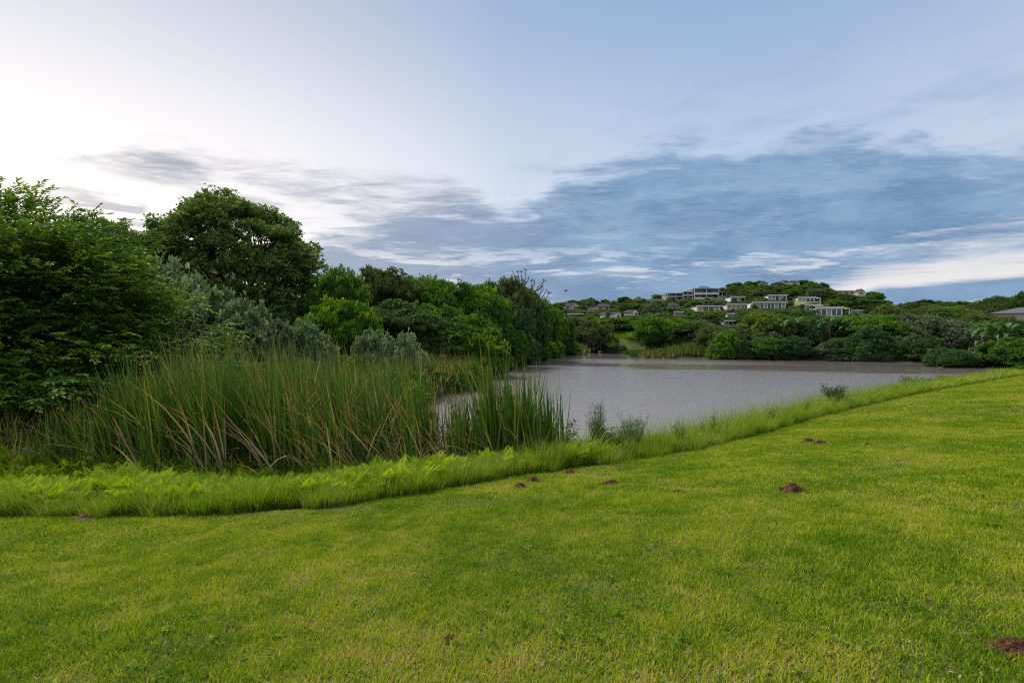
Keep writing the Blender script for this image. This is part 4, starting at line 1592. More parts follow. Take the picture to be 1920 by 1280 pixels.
def bird_mesh(flying):
    body = MB()
    body.tube([(-0.26, 0, 0.02), (-0.14, 0, 0.02), (0, 0, 0.04), (0.13, 0, 0.10), (0.18, 0, 0.17), (0.22, 0, 0.22)], [0.012, 0.06, 0.09, 0.075, 0.038, 0.02], 8)
    head = MB()
    head.tube([(0.17, 0, 0.20), (0.21, 0, 0.23), (0.25, 0, 0.24)], [0.03, 0.04, 0.022], 7)
    head.tube([(0.25, 0, 0.235), (0.33, 0, 0.22)], [0.014, 0.003], 5)
    tail = MB()
    tail.add([(-0.2, -0.03, 0.03), (-0.2, 0.03, 0.03), (-0.42, 0.06, -0.03), (-0.42, -0.06, -0.03), (-0.2, -0.03, 0.015), (-0.2, 0.03, 0.015), (-0.42, 0.06, -0.045), (-0.42, -0.06, -0.045)],
             [(0, 1, 2, 3), (7, 6, 5, 4), (0, 4, 5, 1), (2, 6, 7, 3), (0, 3, 7, 4), (1, 5, 6, 2)])
    wings = []
    for s_ in (-1, 1):
        w = MB()
        if flying:
            pts = [(0.08, 0.05 * s_, 0.08), (-0.1, 0.05 * s_, 0.07), (-0.08, 0.35 * s_, 0.20), (-0.14, 0.62 * s_, 0.14), (0.02, 0.38 * s_, 0.23), (0.06, 0.3 * s_, 0.2)]
        else:
            pts = [(0.10, 0.075 * s_, 0.12), (-0.1, 0.095 * s_, 0.02), (-0.3, 0.03 * s_, -0.01), (-0.2, 0.07 * s_, 0.06), (-0.02, 0.09 * s_, 0.11), (0.06, 0.085 * s_, 0.13)]
        n = len(pts)
        vs = pts + [(p[0], p[1], p[2] - 0.015) for p in pts]
        w.add(vs, [tuple(range(n)), tuple(range(2 * n - 1, n - 1, -1))] + [(i, i + n, (i + 1) % n + n, (i + 1) % n) for i in range(n)])
        wings.append(w.mesh('wing', M['black_feather']))
    legs = MB()
    for s_ in (-1, 1):
        legs.tube([(0.0, 0.03 * s_, 0.0), (0.0, 0.035 * s_, -0.09)], [0.012, 0.008], 4)
    return body.mesh('body', M['black_feather'], True), head.mesh('head', M['black_feather'], True), tail.mesh('tail', M['black_feather']), wings, legs.mesh('legs', M['black_feather'])


BP, BF = bird_mesh(False), bird_mesh(True)


def bird(px, py, d, rz, lab, flying=False, sc=1.2):
    p = at(px, py, d)
    S = BF if flying else BP
    e = empty('bird', (p[0], p[1], p[2] + (0.09 * sc if not flying else 0)), rz)
    e.scale = (sc,) * 3
    tag(e, lab, 'bird', 'black birds at the dead tree')
    mobj('body', S[0], e)
    mobj('head', S[1], e)
    mobj('tail', S[2], e)
    for w in S[3]:
        mobj('wing', w, e)
    if not flying:
        mobj('legs', S[4], e)


for px, py, rz, lab in ((971, 511, 0.3, 'black bird on the leftmost upright tip of the dead tree'),
                        (977.5, 511, 2.9, 'black bird on the short tip second from the left of the dead tree'),
                        (984.5, 507, 3.3, 'black bird on the very top branch of the dead tree'),
                        (997, 527, 0.2, 'black bird on the middle branch of the dead tree'),
                        (1020, 527, 3.0, 'black bird on the upper right branch end of the dead tree'),
                        (1016, 540, 0.1, 'black bird just below the upper right branch end'),
                        (1029.5, 550, 3.2, 'black bird on the lowest right branch tip of the dead tree')):
    bird(px, py, bt[2], rz, lab)
bird(1061, 546, 90, 0.4, 'black bird flying right of the dead tree', True, 1.3)
bird(762, 515, 80, 2.8, 'black bird flying above the wood left of the dead tree', True, 1.3)


# ------------------------------------------------------------------ buildings
HOUSES = []       # (px0,px1,y0,y1,d) to keep trees from hiding them


def win(parent, x0, x1, z0, z1, y, pane, fr='frame', dep=0.25):
    f = MB()
    t = 0.12
    f.box(x0, x1, y - 0.06, y + 0.02, z0, z0 + t)
    f.box(x0, x1, y - 0.06, y + 0.02, z1 - t, z1)
    f.box(x0, x0 + t, y - 0.06, y + 0.02, z0 + t, z1 - t)
    f.box(x1 - t, x1, y - 0.06, y + 0.02, z0 + t, z1 - t)
    xm = (x0 + x1) / 2
    f.box(xm - 0.05, xm + 0.05, y - 0.05, y + 0.02, z0 + t, z1 - t)
    fo = f.obj('window', M[fr], parent)
    p = MB()
    p.box(x0 + t, xm - 0.05, y - 0.02, y + 0.015, z0 + t, z1 - t)
    p.box(xm + 0.05, x1 - t, y - 0.02, y + 0.015, z0 + t, z1 - t)
    p.obj('pane', M[pane], fo)
    return fo


def place(px0, px1, y1, dd=None):
    pc = (px0 + px1) / 2
    d = ray_ground(pc, y1) if dd is None else dd
    x = (pc - 960) / 960 * d
    w = (px1 - px0) / 960 * d
    zb = EYE + (640 - y1) / 960 * d
    return d, x, w, zb


def modern_house(px0, px1, y0, y1, label, panes, rz=0.0, terrace=False, wall='white_wall', dd=None, mono=0.8, side=0.0):
    d, x, w, zb = place(px0, px1, y1, dd)
    h_ = (y1 - y0) / 960 * d
    e = empty('white_house', (x, d, zb - 0.3), rz)
    tag(e, label, 'house', 'modern white houses on the hillside')
    dep = max(6.0, w * 0.35)
    zr = h_ * 0.78
    b_ = MB()
    # walls with real openings across the front: piers + lintel + floor band
    fx0, fx1 = -w / 2, w / 2
    n = len(panes)
    band0, band1 = 0.35, zr - h_ * 0.12
    lint_h = zr
    b_.box(fx0, fx1, 0.0, 0.3, -3.5, band0)
    b_.box(fx0, fx1, 0.0, 0.3, band1, zr)
    ww = (w - 0.6) / max(n, 1)
    for i in range(n + 1):
        xc = fx0 + 0.3 + i * ww
        pw = 0.3 if i in (0, n) else 0.22
        b_.box(max(fx0, xc - pw), min(fx1, xc + pw), 0.003, 0.297, band0, band1)
    b_.box(fx0, fx0 + 0.3, 0.3, dep, -3.5, zr)
    b_.box(fx1 - 0.3, fx1, 0.3, dep, -3.5, zr)
    b_.box(fx0 + 0.3, fx1 - 0.3, dep - 0.3, dep, -3.5, zr)
    b_.box(fx0 + 0.3, fx1 - 0.3, 0.3, dep - 0.3, 0.0, 0.15)
    b_.obj('wall', M[wall], e)
    for i, p_ in enumerate(panes):
        x0_ = fx0 + 0.3 + i * ww + (0.3 if i == 0 else 0.22)
        x1_ = fx0 + 0.3 + (i + 1) * ww - (0.3 if i == n - 1 else 0.22)
        if p_ == 'white':
            q_ = MB()
            q_.box(x0_, x1_, 0.08, 0.28, band0, band1)
            q_.obj('infill_panel', M['white_wall'], e)
        else:
            win(e, x0_, x1_, band0, band1, 0.2, {'o': 'shutter', 'g': 'glass', 'c': 'curtain'}[p_])
    r_ = MB()
    o_ = 0.9
    z0_, z1_ = zr + 0.002, zr + 0.32
    rise = h_ - zr - 0.3
    # white fascia
    r_.box(fx0 - 0.4, fx1 + 0.4, -o_, -o_ + 0.25, z0_, z0_ + max(0.5, rise))
    r_.obj('fascia', M['white_wall'], e)
    t_ = MB()
    zt = z0_ + max(0.5, rise)
    zb_ = z0_ + max(0.5, rise) - 0.4 * mono
    t_.add([(fx0 - 0.5, -o_ - 0.05, zt + 0.003), (fx1 + 0.5, -o_ - 0.05, zt + 0.003), (fx1 + 0.5, dep + 0.4, zb_), (fx0 - 0.5, dep + 0.4, zb_),
            (fx0 - 0.5, -o_ - 0.05, zt + 0.28), (fx1 + 0.5, -o_ - 0.05, zt + 0.28), (fx1 + 0.5, dep + 0.4, zb_ + 0.28), (fx0 - 0.5, dep + 0.4, zb_ + 0.28)],
           [(0, 3, 2, 1), (4, 5, 6, 7), (0, 1, 5, 4), (1, 2, 6, 5), (2, 3, 7, 6), (3, 0, 4, 7)])
    t_.obj('roof', M['dark_roof'], e)
    if terrace:
        s_ = MB()
        s_.box(fx0 + w * 0.3, fx1 + 1.6, -3.0, -0.01, 0.0, 0.3)
        s_.box(fx1 + 1.3, fx1 + 1.6, -3.0, -2.6, 0.3, zr)
        s_.box(fx1 + 0.4, fx1 + 1.6, -3.0, -0.01, zr - 0.35, zr - 0.002)
        s_.box(fx1 + 1.25, fx1 + 1.6, -3.0, -0.01, -4, -0.001)
        s_.obj('terrace', M['white_wall'], e)
        k_ = MB()
        for i in range(12):
            xx = fx0 + w * 0.3 + i * (w * 0.7 + 1.2) / 11
            k_.box(xx, xx + 0.06, -2.98, -2.92, 0.3, 1.25)
        k_.box(fx0 + w * 0.3, fx1 + 1.25, -2.99, -2.91, 1.25, 1.32)
        k_.obj('railing', M['frame'], e)
    HOUSES.append((px0, px1, y0, y1, d, label))
    return e


def pitched_house(px0, px1, y0, y1, label, kind='hip', roof='brown_roof', wall='cream_wall', rz=0.0, gable=None, dd=None, name='tiled_house', group='tiled roof houses along the ridge', eave=0.5):
    d, x, w, zb = place(px0, px1, y1, dd)
    h_ = (y1 - y0) / 960 * d
    e = empty(name, (x, d, zb - 0.3), rz)
    tag(e, label, 'house', group)
    hw = h_ * eave
    dep = max(5.0, w * 0.55)
    b_ = MB()
    b_.box(-w * 0.46, w * 0.46, 0, dep, -3.5, hw)
    b_.obj('wall', M[wall], e)
    r_ = MB()
    o_ = 0.45
    X0, X1, Y0, Y1 = -w / 2, w / 2, -o_, dep + o_
    zt = h_
    ym = dep / 2
    if kind == 'hip':
        i_ = min(w * 0.28, ym)
        vs = [(X0, Y0, hw), (X1, Y0, hw), (X1, Y1, hw), (X0, Y1, hw), (X0 + i_, ym, zt), (X1 - i_, ym, zt),
              (X0, Y0, hw - 0.2), (X1, Y0, hw - 0.2), (X1, Y1, hw - 0.2), (X0, Y1, hw - 0.2)]
        fs = [(0, 1, 5, 4), (1, 2, 5), (2, 3, 4, 5), (3, 0, 4), (6, 9, 8, 7), (0, 6, 7, 1), (1, 7, 8, 2), (2, 8, 9, 3), (3, 9, 6, 0)]
    elif kind == 'side':   # ridge along x
        vs = [(X0, Y0, hw), (X1, Y0, hw), (X1, Y1, hw), (X0, Y1, hw), (X0, ym, zt), (X1, ym, zt)]
        fs = [(0, 1, 5, 4), (2, 3, 4, 5), (0, 4, 3), (1, 2, 5), (0, 3, 2, 1)]
    else:                  # gable toward the lake
        vs = [(X0, Y0, hw), (0, Y0, zt), (X1, Y0, hw), (X0, Y1, hw), (0, Y1, zt), (X1, Y1, hw),
              (X0, Y0, hw - 0.35), (0, Y0, zt - 0.35), (X1, Y0, hw - 0.35), (X0, Y1, hw - 0.35), (0, Y1, zt - 0.35), (X1, Y1, hw - 0.35)]
        fs = [(0, 1, 4, 3), (1, 2, 5, 4), (6, 9, 10, 7), (7, 10, 11, 8), (0, 6, 7, 1), (1, 7, 8, 2), (3, 4, 10, 9), (4, 5, 11, 10), (0, 3, 9, 6), (2, 8, 11, 5)]
        g_ = MB()
        ww = w * 0.44
        zg = hw + (zt - hw) * (1 - ww / (w / 2)) - 0.3
        g_.add([(-ww, 0.0, hw + 0.002), (ww, 0.0, hw + 0.002), (0, 0.0, zt - 0.4), (-ww, 0.3, hw + 0.002), (ww, 0.3, hw + 0.002), (0, 0.3, zt - 0.4)],
               [(0, 1, 2), (5, 4, 3), (0, 3, 4, 1), (1, 4, 5, 2), (2, 5, 3, 0)])
        g_.obj('gable', M[wall], e)
    r_.add(vs, fs)
    ro = r_.obj('roof', M[roof], e)
    if gable is not None:      # a small cross gable on the front
        gx, gw, gh = gable
        gx *= w
        gw *= w
        g_ = MB()
        g_.add([(gx - gw, -1.2, -2), (gx + gw, -1.2, -2), (gx + gw, -1.2, hw * 0.9), (gx, -1.2, hw * 0.9 + gh * h_), (gx - gw, -1.2, hw * 0.9),
                (gx - gw, -0.003, -2), (gx + gw, -0.003, -2), (gx + gw, -0.003, hw * 0.9), (gx, -0.003, hw * 0.9 + gh * h_), (gx - gw, -0.003, hw * 0.9)],
               [(0, 1, 2, 3, 4), (9, 8, 7, 6, 5), (1, 6, 7, 2), (0, 4, 9, 5), (2, 7, 8, 3), (3, 8, 9, 4)])
        g_.obj('gable', M['white_wall'] if wall == 'white_wall' else M['cream_wall'], e)
        win(e, gx - gw * 0.5, gx + gw * 0.5, 0.5, max(1.5, hw * 0.75), -1.24, 'glass')
    nwin = max(1, int(w / 5))
    for i in range(nwin):
        xx = -w * 0.40 + (i + 0.5) * (w * 0.8 / nwin)
        if gable is not None and abs(xx - gx) < gw + 1:
            continue
        win(e, xx - 0.9, xx + 0.9, max(0.4, hw * 0.25), max(1.6, hw * 0.8), -0.03, 'glass')
    HOUSES.append((px0, px1, y0, y1, d, label))
    return e


# modern white houses
modern_house(1305, 1352, 570.5, 583.5, 'white house with two pairs of orange shutters, left of the shuttered trio', 'oggo', rz=0.12)
modern_house(1362, 1398, 567.5, 580, 'white house with orange shutters beside a leafy tree, middle of the slope', 'owoc'.replace('w', 'c'), rz=0.05)
modern_house(1411, 1473, 563, 578.5, 'long low white house with a row of dark windows, widest of them', 'ocgcggcgc', rz=-0.04)
modern_house(1440, 1475, 550.5, 563, 'white house directly above the long low white house', 'ccgcg', rz=-0.06)
modern_house(1369, 1397, 553.5, 565.5, 'small white house half hidden below the terraced apartments', 'gc', rz=0.1)
modern_house(1496, 1527, 555, 566, 'white house with a framed terrace right of the upper white house', 'wwgg'.replace('w', 'c'), rz=-0.1, terrace=True)
modern_house(1510, 1527, 570, 577.5, 'small white cubic house above the boxy terrace house', 'cg', rz=-0.1)
modern_house(1531, 1578, 572.5, 592, 'boxy white house with a deep terrace nearest the banana plants', 'wgcgg'.replace('w', 'c'), rz=-0.12, terrace=True)
modern_house(1597, 1620, 580, 588, 'low white house at the right end of the houses, roof just showing', 'cc', rz=-0.1)
modern_house(1363, 1375, 586, 594, 'tiny white block standing among dark trees below the shuttered houses', 'c')
modern_house(1354, 1378, 599, 608.5, 'white mono pitched roof house lowest on the slope', 'cg', rz=0.35, mono=2.2)
modern_house(1263, 1280, 583, 591, 'white corner of a house hidden in trees below the apartments', 'c')
modern_house(1034, 1042, 583, 590, 'tiny white house at the far left of the hill', 'g')
modern_house(1064, 1092, 587, 593.5, 'flat roofed grey house low on the left of the hill', 'cggc', wall='grey_wall')
# tiled houses
pitched_house(1054, 1089, 565.5, 580, 'brown hip roofed house with a white gable, far left of the ridge', gable=(0.2, 0.18, 0.28))
pitched_house(1101, 1121, 575, 583.5, 'small dark roofed house with a bright gable, left of the blue roof', 'hip', gable=(0.25, 0.2, 0.3))
pitched_house(1117, 1147, 568, 579.5, 'cream house under a blue black hip roof, left half of the ridge', 'hip', 'dark_roof')
pitched_house(1127, 1166, 583.5, 595, 'brown roofed house with a tall arched white gable', 'side', gable=(0.3, 0.13, 0.2), wall='white_wall')
pitched_house(1170, 1198, 579, 591, 'dark roofed house with a pale gable right of the arched one', 'hip', gable=(0.28, 0.16, 0.3), wall='white_wall')
pitched_house(1190, 1204, 555, 563.5, 'narrow gabled house on the ridge left of the long tan wall', 'gable')
pitched_house(1216, 1246, 559, 568, 'long tan walled house with brown roof left of the apartments', 'side', eave=0.62)
pitched_house(1145, 1160, 563.5, 571, 'small pale house between the blue roof and the ridge trees', 'hip')
pitched_house(1172, 1192, 561, 567, 'low grey roofed house on the ridge beside the narrow gable', 'hip', 'blue_roof')
pitched_house(1251, 1276, 566, 576, 'dark brown roof below the left end of the apartments', 'hip', eave=0.35)
pitched_house(1426, 1440, 526.5, 538, 'dark roofed house notched into the skyline trees right of the apartments', 'hip', 'dark_roof', 'white_wall', dd=392)
pitched_house(1479, 1500, 524.5, 535, 'hilltop house with dark hip roof and white walls', 'hip', 'dark_roof', 'white_wall', dd=396, eave=0.62)
pitched_house(1467, 1479, 523.5, 531, 'left wing house beside the hilltop hip roofed house', 'hip', 'dark_roof', 'white_wall', dd=398, eave=0.6)
pitched_house(1608, 1622, 540.5, 551.5, 'cream gabled house on the bare shoulder of the hill', 'gable', dd=385)
pitched_house(1566, 1608, 542.5, 551, 'long brown roof joined left of the cream gable on the shoulder', 'side', dd=392)


# terraced apartments
def apartments():
    d = 372.0
    u = d / 960
    x0 = (1253 - 960) * u
    zb = EYE + (640 - 563) * u
    e = empty('apartment_building', (x0 + 50 * u, d, zb), 0.0)
    tag(e, 'terraced apartment block with stacked balconies stepping up the ridge', 'apartments')
    ox = -50 * u

    def P(px, py):
        return (px - 1253) * u + ox, (563 - py) * u
    blocks = [  # px0, px1, top y, floors(list of slab y), depth offset
        (1253, 1283, 549, (562, 556, 550.5), 2.0, 'grey_wall'),
        (1281, 1299, 547, (561, 554, 548), 0.0, 'cream_wall'),
        (1299, 1345, 541.5, (560.5, 552, 544), -3.0, 'white_wall'),
        (1344, 1362, 547, (557.5, 547.5), -1.0, 'white_wall')]
    for bi, (a, b_, ty, fl, off, wm) in enumerate(blocks):
        xa, zt = P(a, ty)
        xb, _ = P(b_, ty)
        w_ = MB()
        w_.box(xa, xb, 4 + off, 16, -4, zt - 0.4)
        w_.obj('wall', M['grey_wall' if bi < 3 else 'white_wall'], e)
        r_ = MB()
        r_.box(xa - 0.3, xb + 0.3, off - 0.6 + 0.01 * bi, 16.5, zt - 0.398, zt + 0.1)
        r_.obj('roof', M['grey_wall'], e)
        for y_ in fl[:-1]:
            _, zf = P(a, y_)
            s_ = MB()
            s_.box(xa, xb + 0.01, off, 3.99 + off, zf - 0.3, zf)
            s_.obj('balcony_slab', M['white_wall'], e)
            p_ = MB()
            p_.box(xa, xb, off - 0.2, off - 0.003, zf - 0.3, zf + 0.95)
            p_.obj('parapet', M[wm], e)
            nb_ = max(2, int((xb - xa) / 3.2))
            for i in range(nb_):
                cx = xa + (i + 0.5) * (xb - xa) / nb_
                win(e, cx - 1.2, cx + 1.2, zf + 0.1, zf + 2.3, 3.94 + off, 'glass' if (i + bi) % 3 else 'curtain')
        _, zlo = P(a, fl[0])
        for i in range(max(2, int((xb - xa) / 6)) + 1):
            cx = xa + i * (xb - xa - 0.35) / max(2, int((xb - xa) / 6))
            c_ = MB()
            c_.box(cx, cx + 0.35, off + 0.02, off + 0.37, -3, zt - 0.4)
            c_.obj('column', M['white_wall'], e)
    # blue penthouse roof
    xa, z0 = P(1311, 541)
    xb, z1 = P(1339, 534)
    r_ = MB()
    r_.add([(xa, 2, z0), (xb, 2, z0), (xb, 12, z0), (xa, 12, z0), (xa + 3, 7, z1), (xb - 3, 7, z1)],
           [(0, 1, 5, 4), (1, 2, 5), (2, 3, 4, 5), (3, 0, 4), (0, 3, 2, 1)])
    r_.obj('penthouse_roof', M['blue_roof'], e)
    HOUSES.append((1253, 1362, 541, 562, d, 'apartments'))


apartments()


# long dark roof at right edge, and the building seen through the broad tree
def near_roof():
    d = 96.0
    u = d / 960
    xa = (1856 - 960) * u
    zb = EYE + (640 - 588) * u
    e = empty('roofed_building', (xa, d, H1(xa + 6, d)), -0.72)
    tag(e, 'low building with dark shingle hip roof among trees at the right edge', 'building')
    bz = zb - e.location.z
    b_ = MB()
    b_.box(0.6, 15.4, 0.6, 9.4, -1, bz - 0.01)
    b_.obj('wall', M['cream_wall'], e)
    r_ = MB()
    zt = bz + 1.15
    r_.add([(0, 0, bz), (16, 0, bz), (16, 10, bz), (0, 10, bz), (4.2, 5, zt), (12, 5, zt)],
           [(0, 1, 5, 4), (1, 2, 5), (2, 3, 4, 5), (3, 0, 4), (0, 3, 2, 1)])
    ro = r_.obj('roof', M['slate_roof'], e)
    c_ = MB()
    for a, b2 in (((0, 0, bz), (4.2, 5, zt)), ((4.2, 5, zt), (12, 5, zt)), ((16, 0, bz), (12, 5, zt))):
        c_.tube([a, b2], [0.09, 0.09], 6)
    c_.obj('ridge_cap', M['ridge_cap'], ro)
    for i in range(4):
        win(e, 1.8 + i * 3.4, 3.4 + i * 3.4, bz - 1.9, bz - 0.6, 0.57, 'glass')


near_roof()


def tree_house():
    d = 78.0
    u = d / 960
    xa = (262 - 960) * u
    e = empty('hillside_house', (xa, d, H1(xa, d)))
    tag(e, 'dark house roof and balcony glimpsed behind the broad domed tree', 'house')
    g = e.location.z
    zr = EYE + (640 - 468) * u - g
    zb = EYE + (640 - 496) * u - g
    b_ = MB()
    b_.box(0, 11, 1.5, 9, -1, zr - 0.3)
    b_.obj('wall', M['grey_wall'], e)
    r_ = MB()
    r_.box(-0.6, 11.6, 0, 9.6, zr - 0.298, zr)
    r_.obj('roof', M['slate_roof'], e)
    s_ = MB()
    s_.box(-0.4, 11.4, 0.1, 1.49, zb - 0.25, zb)
    s_.obj('balcony_slab', M['grey_wall'], e)
    for i in range(3):
        win(e, 0.6 + i * 3.5, 3.4 + i * 3.5, zb + 0.1, zr - 0.5, 1.45, 'glass')


tree_house()

rng = np.random.default_rng(106)
# ------------------------------------------------------------------ hillside woodland
LMK = []
SHORT = ['the two pair shuttered house', 'the house with orange shutters', 'the long low white house', 'the house above the long one',
         'the half hidden white house', 'the framed terrace house', 'the white cubic house', 'the boxy terrace house', 'the rightmost low white house',
         'the tiny white block', 'the mono pitched house', 'the white house corner', 'the far left white house', 'the flat grey house',
         'the far left hip roof', 'the small bright gable', 'the blue black roof', 'the arched gable house', 'the pale gabled roof', 'the narrow ridge gable',
         'the long tan house', 'the small pale ridge house', 'the grey ridge roof', 'the dark brown roof', 'the notched skyline house', 'the hilltop hip roof',
         'the hilltop left wing', 'the cream shoulder gable', 'the long shoulder roof', 'the terraced apartments']
for (a, b_, c_, d_, dd, lab), s_ in zip(HOUSES, SHORT):
    LMK.append(((a + b_) / 2, (c_ + d_) / 2, s_))
LMK += [(1140, 655, 'the shore meadow'), (1280, 660, 'the far reed clump'), (1835, 650, 'the bleached stump'), (1895, 582, 'the dark shingle roof'),
        (1700, 650, 'the dark right shore'), (1690, 585, 'the open grass slope'), (1780, 570, 'the low ridge saddle')]


def tree_ok(px, d, ztop, r):
    ty = 640 - (ztop - EYE) / d * 960
    rp = r / d * 960 * 0.9
    for (a, b_, y0, y1, dh, _) in HOUSES:
        if d < dh + 1 and px + rp > a - 1 and px - rp < b_ + 1 and ty < y1 - 0.5:
            return False
    return True


def fit_top(px, d, ztop, r, z0):
    """lower the crown until the houses behind it stay in view"""
    for _ in range(12):
        if tree_ok(px, d, ztop, r):
            return ztop, r
        ztop = z0 + (ztop - z0) * 0.86
        r *= 0.93
    return None, None


cands = []
pts = []
tries = 0
while tries < 26000:
    tries += 1
    d = math.sqrt(rng.uniform(101 ** 2, 402 ** 2))
    t_ = rng.uniform(0.03, 1.12)
    x = t_ * d
    px = 960 + 960 * t_
    dl = 0
    sp = 8.5 if d < 170 else 10.5
    if any((x - q[0]) ** 2 + (d - q[1]) ** 2 < sp * sp for q in pts):
        continue
    xa, ya = np.array([x]), np.array([d])
    if in_poly(xa, ya, LAKE)[0]:
        continue
    dl = seg_dist(xa, ya, LAKE, True)[0][0]
    if dl < 3.0 or (x < 24 and d < 150) or (24 < x < 42 and d < 112) or (1120 < px < 1222 and d < 172):
        continue
    z = H1(x, d)
    py = 640 - (z - EYE) / d * 960
    if grassy(np.array([px]), np.array([py]), xa, ya)[0] > 0:
        continue
    if any(a - 1 < px < b_ + 1 and abs(d - dh) < 9 for (a, b_, _, _, dh, _) in HOUSES):
        continue
    pts.append((x, d))
    cands.append((x, d, px, z))
cands.sort(key=lambda c: c[1])
MATS = ['green_leaf', 'deep_leaf', 'olive_leaf', 'grey_leaf', 'lime_leaf', 'bright_leaf', 'blue_leaf']
WORD = {'green_leaf': 'mid green', 'deep_leaf': 'dark green', 'olive_leaf': 'olive', 'grey_leaf': 'grey green', 'lime_leaf': 'light green',
        'bright_leaf': 'bright yellow green', 'blue_leaf': 'bluish green'}
hill = []
for x, d, px, z in cands:
    flat = rng.random() < 0.3
    r = rng.uniform(4.6, 6.6) if d > 170 else rng.uniform(4.6, 6.4)
    if flat:
        r *= 1.15
    hgt = rng.uniform(5.0, 8.0) if d > 150 else rng.uniform(6.0, 8.2)
    zt, rr = fit_top(px, d, z + hgt, r, z)
    if zt is None or zt - z < 1.2:
        continue
    p = np.array([0.28, 0.27, 0.18, 0.12, 0.08, 0.03, 0.04])
    hill.append((x, d, px, z, zt, rr, flat, MATS[int(rng.choice(7, p=p))]))

# labels: colour + nearest landmark + side + rank
info = []
for i, (x, d, px, z, zt, r, flat, mt) in enumerate(hill):
    ty = 640 - ((zt + z) / 2 - EYE) / d * 960
    best = min(LMK, key=lambda L: (L[0] - px) ** 2 + ((L[1] - ty) * 2.2) ** 2)
    dx, dy = px - best[0], ty - best[1]
    if abs(dx) > abs(dy) * 2.2:
        side = 'right of' if dx > 0 else 'left of'
    else:
        side = 'below' if dy > 0 else 'above'
    info.append(((WORD[mt], 'flat topped' if flat else 'round', side, best[2]), math.hypot(dx, dy * 2.2), i))
ranks = {}
labels = {}
for key, dist, i in sorted(info, key=lambda q: q[1]):
    k = ranks.get(key, 0)
    ranks[key] = k + 1
    labels[i] = (key, k)
ORD = ['', 'second ', 'third ', 'fourth ', 'fifth ', 'sixth ', 'seventh ', 'eighth ', 'ninth ', 'tenth ', 'eleventh ', 'twelfth ', 'thirteenth ', 'fourteenth '] + ['%dth ' % k for k in range(15, 60)]
NIND = 290
mass = []
for i, (x, d, px, z, zt, r, flat, mt) in enumerate(hill):
    if i >= NIND:
        mass.append(hill[i])
        continue
    (wd, sh, side, lm), k = labels[i]
    lab = '%s %s tree, %s%s %s' % (wd, sh, (ORD[k] if k else 'first '), side, lm)
    if d < 165:
        key = ('flat%d' % (i % 2)) if flat else ['round0', 'round1', 'round2', 'tall0', 'tall1'][i % 5]
    else:
        key = 'farflat0' if flat else 'far%d' % (i % 3)
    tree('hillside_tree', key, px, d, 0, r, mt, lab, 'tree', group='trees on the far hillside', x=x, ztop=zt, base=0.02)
# farthest crowns beyond the limit, one mass
fm = [PROTO['far0'], PROTO['far1'], PROTO['far2'], PROTO['farflat0']]
fmu = []
for mt in ('green_leaf', 'deep_leaf', 'olive_leaf', 'grey_leaf'):
    for b_ in fm[:3]:
        c_ = b_.copy()
        c_.materials.clear()
        c_.materials.append(M[mt])
        fmu.append(c_)
if mass:
    P_ = np.array([(m_[0], m_[1], m_[3]) for m_ in mass])
    scatter('distant_wood', fmu, P_, np.stack([np.zeros(len(P_)), np.zeros(len(P_)), rng.uniform(0, 6.28, len(P_))], 1),
            np.array([m_[5] for m_ in mass]) * 1.05, rng.integers(0, len(fmu), len(P_)), 'far crowns of the wood along the ridge line', 'wood')
# shrub layer
fb = []
for mt in ('green_leaf', 'deep_leaf', 'olive_leaf', 'grey_leaf', 'lime_leaf'):
    c_ = PROTO['farbush0'].copy()
    c_.materials.clear()
    c_.materials.append(M[mt])
    fb.append(c_)
P_, S_ = [], []
for _ in range(9000):
    d = math.sqrt(rng.uniform(101 ** 2, 410 ** 2))
    t_ = rng.uniform(0.02, 1.12)
    x = t_ * d
    P_.append((x, d))
P_ = np.array(P_)
z = H(P_[:, 0], P_[:, 1])
dl = seg_dist(P_[:, 0], P_[:, 1], LAKE, True)[0]
ins = in_poly(P_[:, 0], P_[:, 1], LAKE)
ppx = 960 + 960 * P_[:, 0] / P_[:, 1]
ppy = 640 - (z - EYE) / P_[:, 1] * 960
gr = grassy(ppx, ppy, P_[:, 0], P_[:, 1])
S_ = rng.uniform(1.4, 2.9, len(P_))
low_ = ((P_[:, 0] > 24) & (P_[:, 0] < 42) & (P_[:, 1] < 110)) | ((ppx > 1128) & (ppx < 1216) & (P_[:, 1] < 166))
keep = (~ins) & (dl > 1.0) & ~low_ & ((gr == 0) | (rng.random(len(P_)) < 0.03)) & ~((P_[:, 0] < 24) & (P_[:, 1] < 150))
for i in np.nonzero(keep)[0]:
    if not tree_ok(ppx[i], P_[i, 1], z[i] + S_[i] * 0.9, S_[i]):
        S_[i] = 0.9
        if not tree_ok(ppx[i], P_[i, 1], z[i] + 0.8, 0.9):
            keep[i] = False
P3 = np.stack([P_[:, 0], P_[:, 1], z], 1)[keep]
scatter('hillside_scrub', fb, P3, np.stack([np.zeros(len(P3)), np.zeros(len(P3)), rng.uniform(0, 6.28, len(P3))], 1),
        S_[keep], rng.integers(0, 5, len(P3)), 'low scrub covering the far hillside between trees and houses', 'scrub')

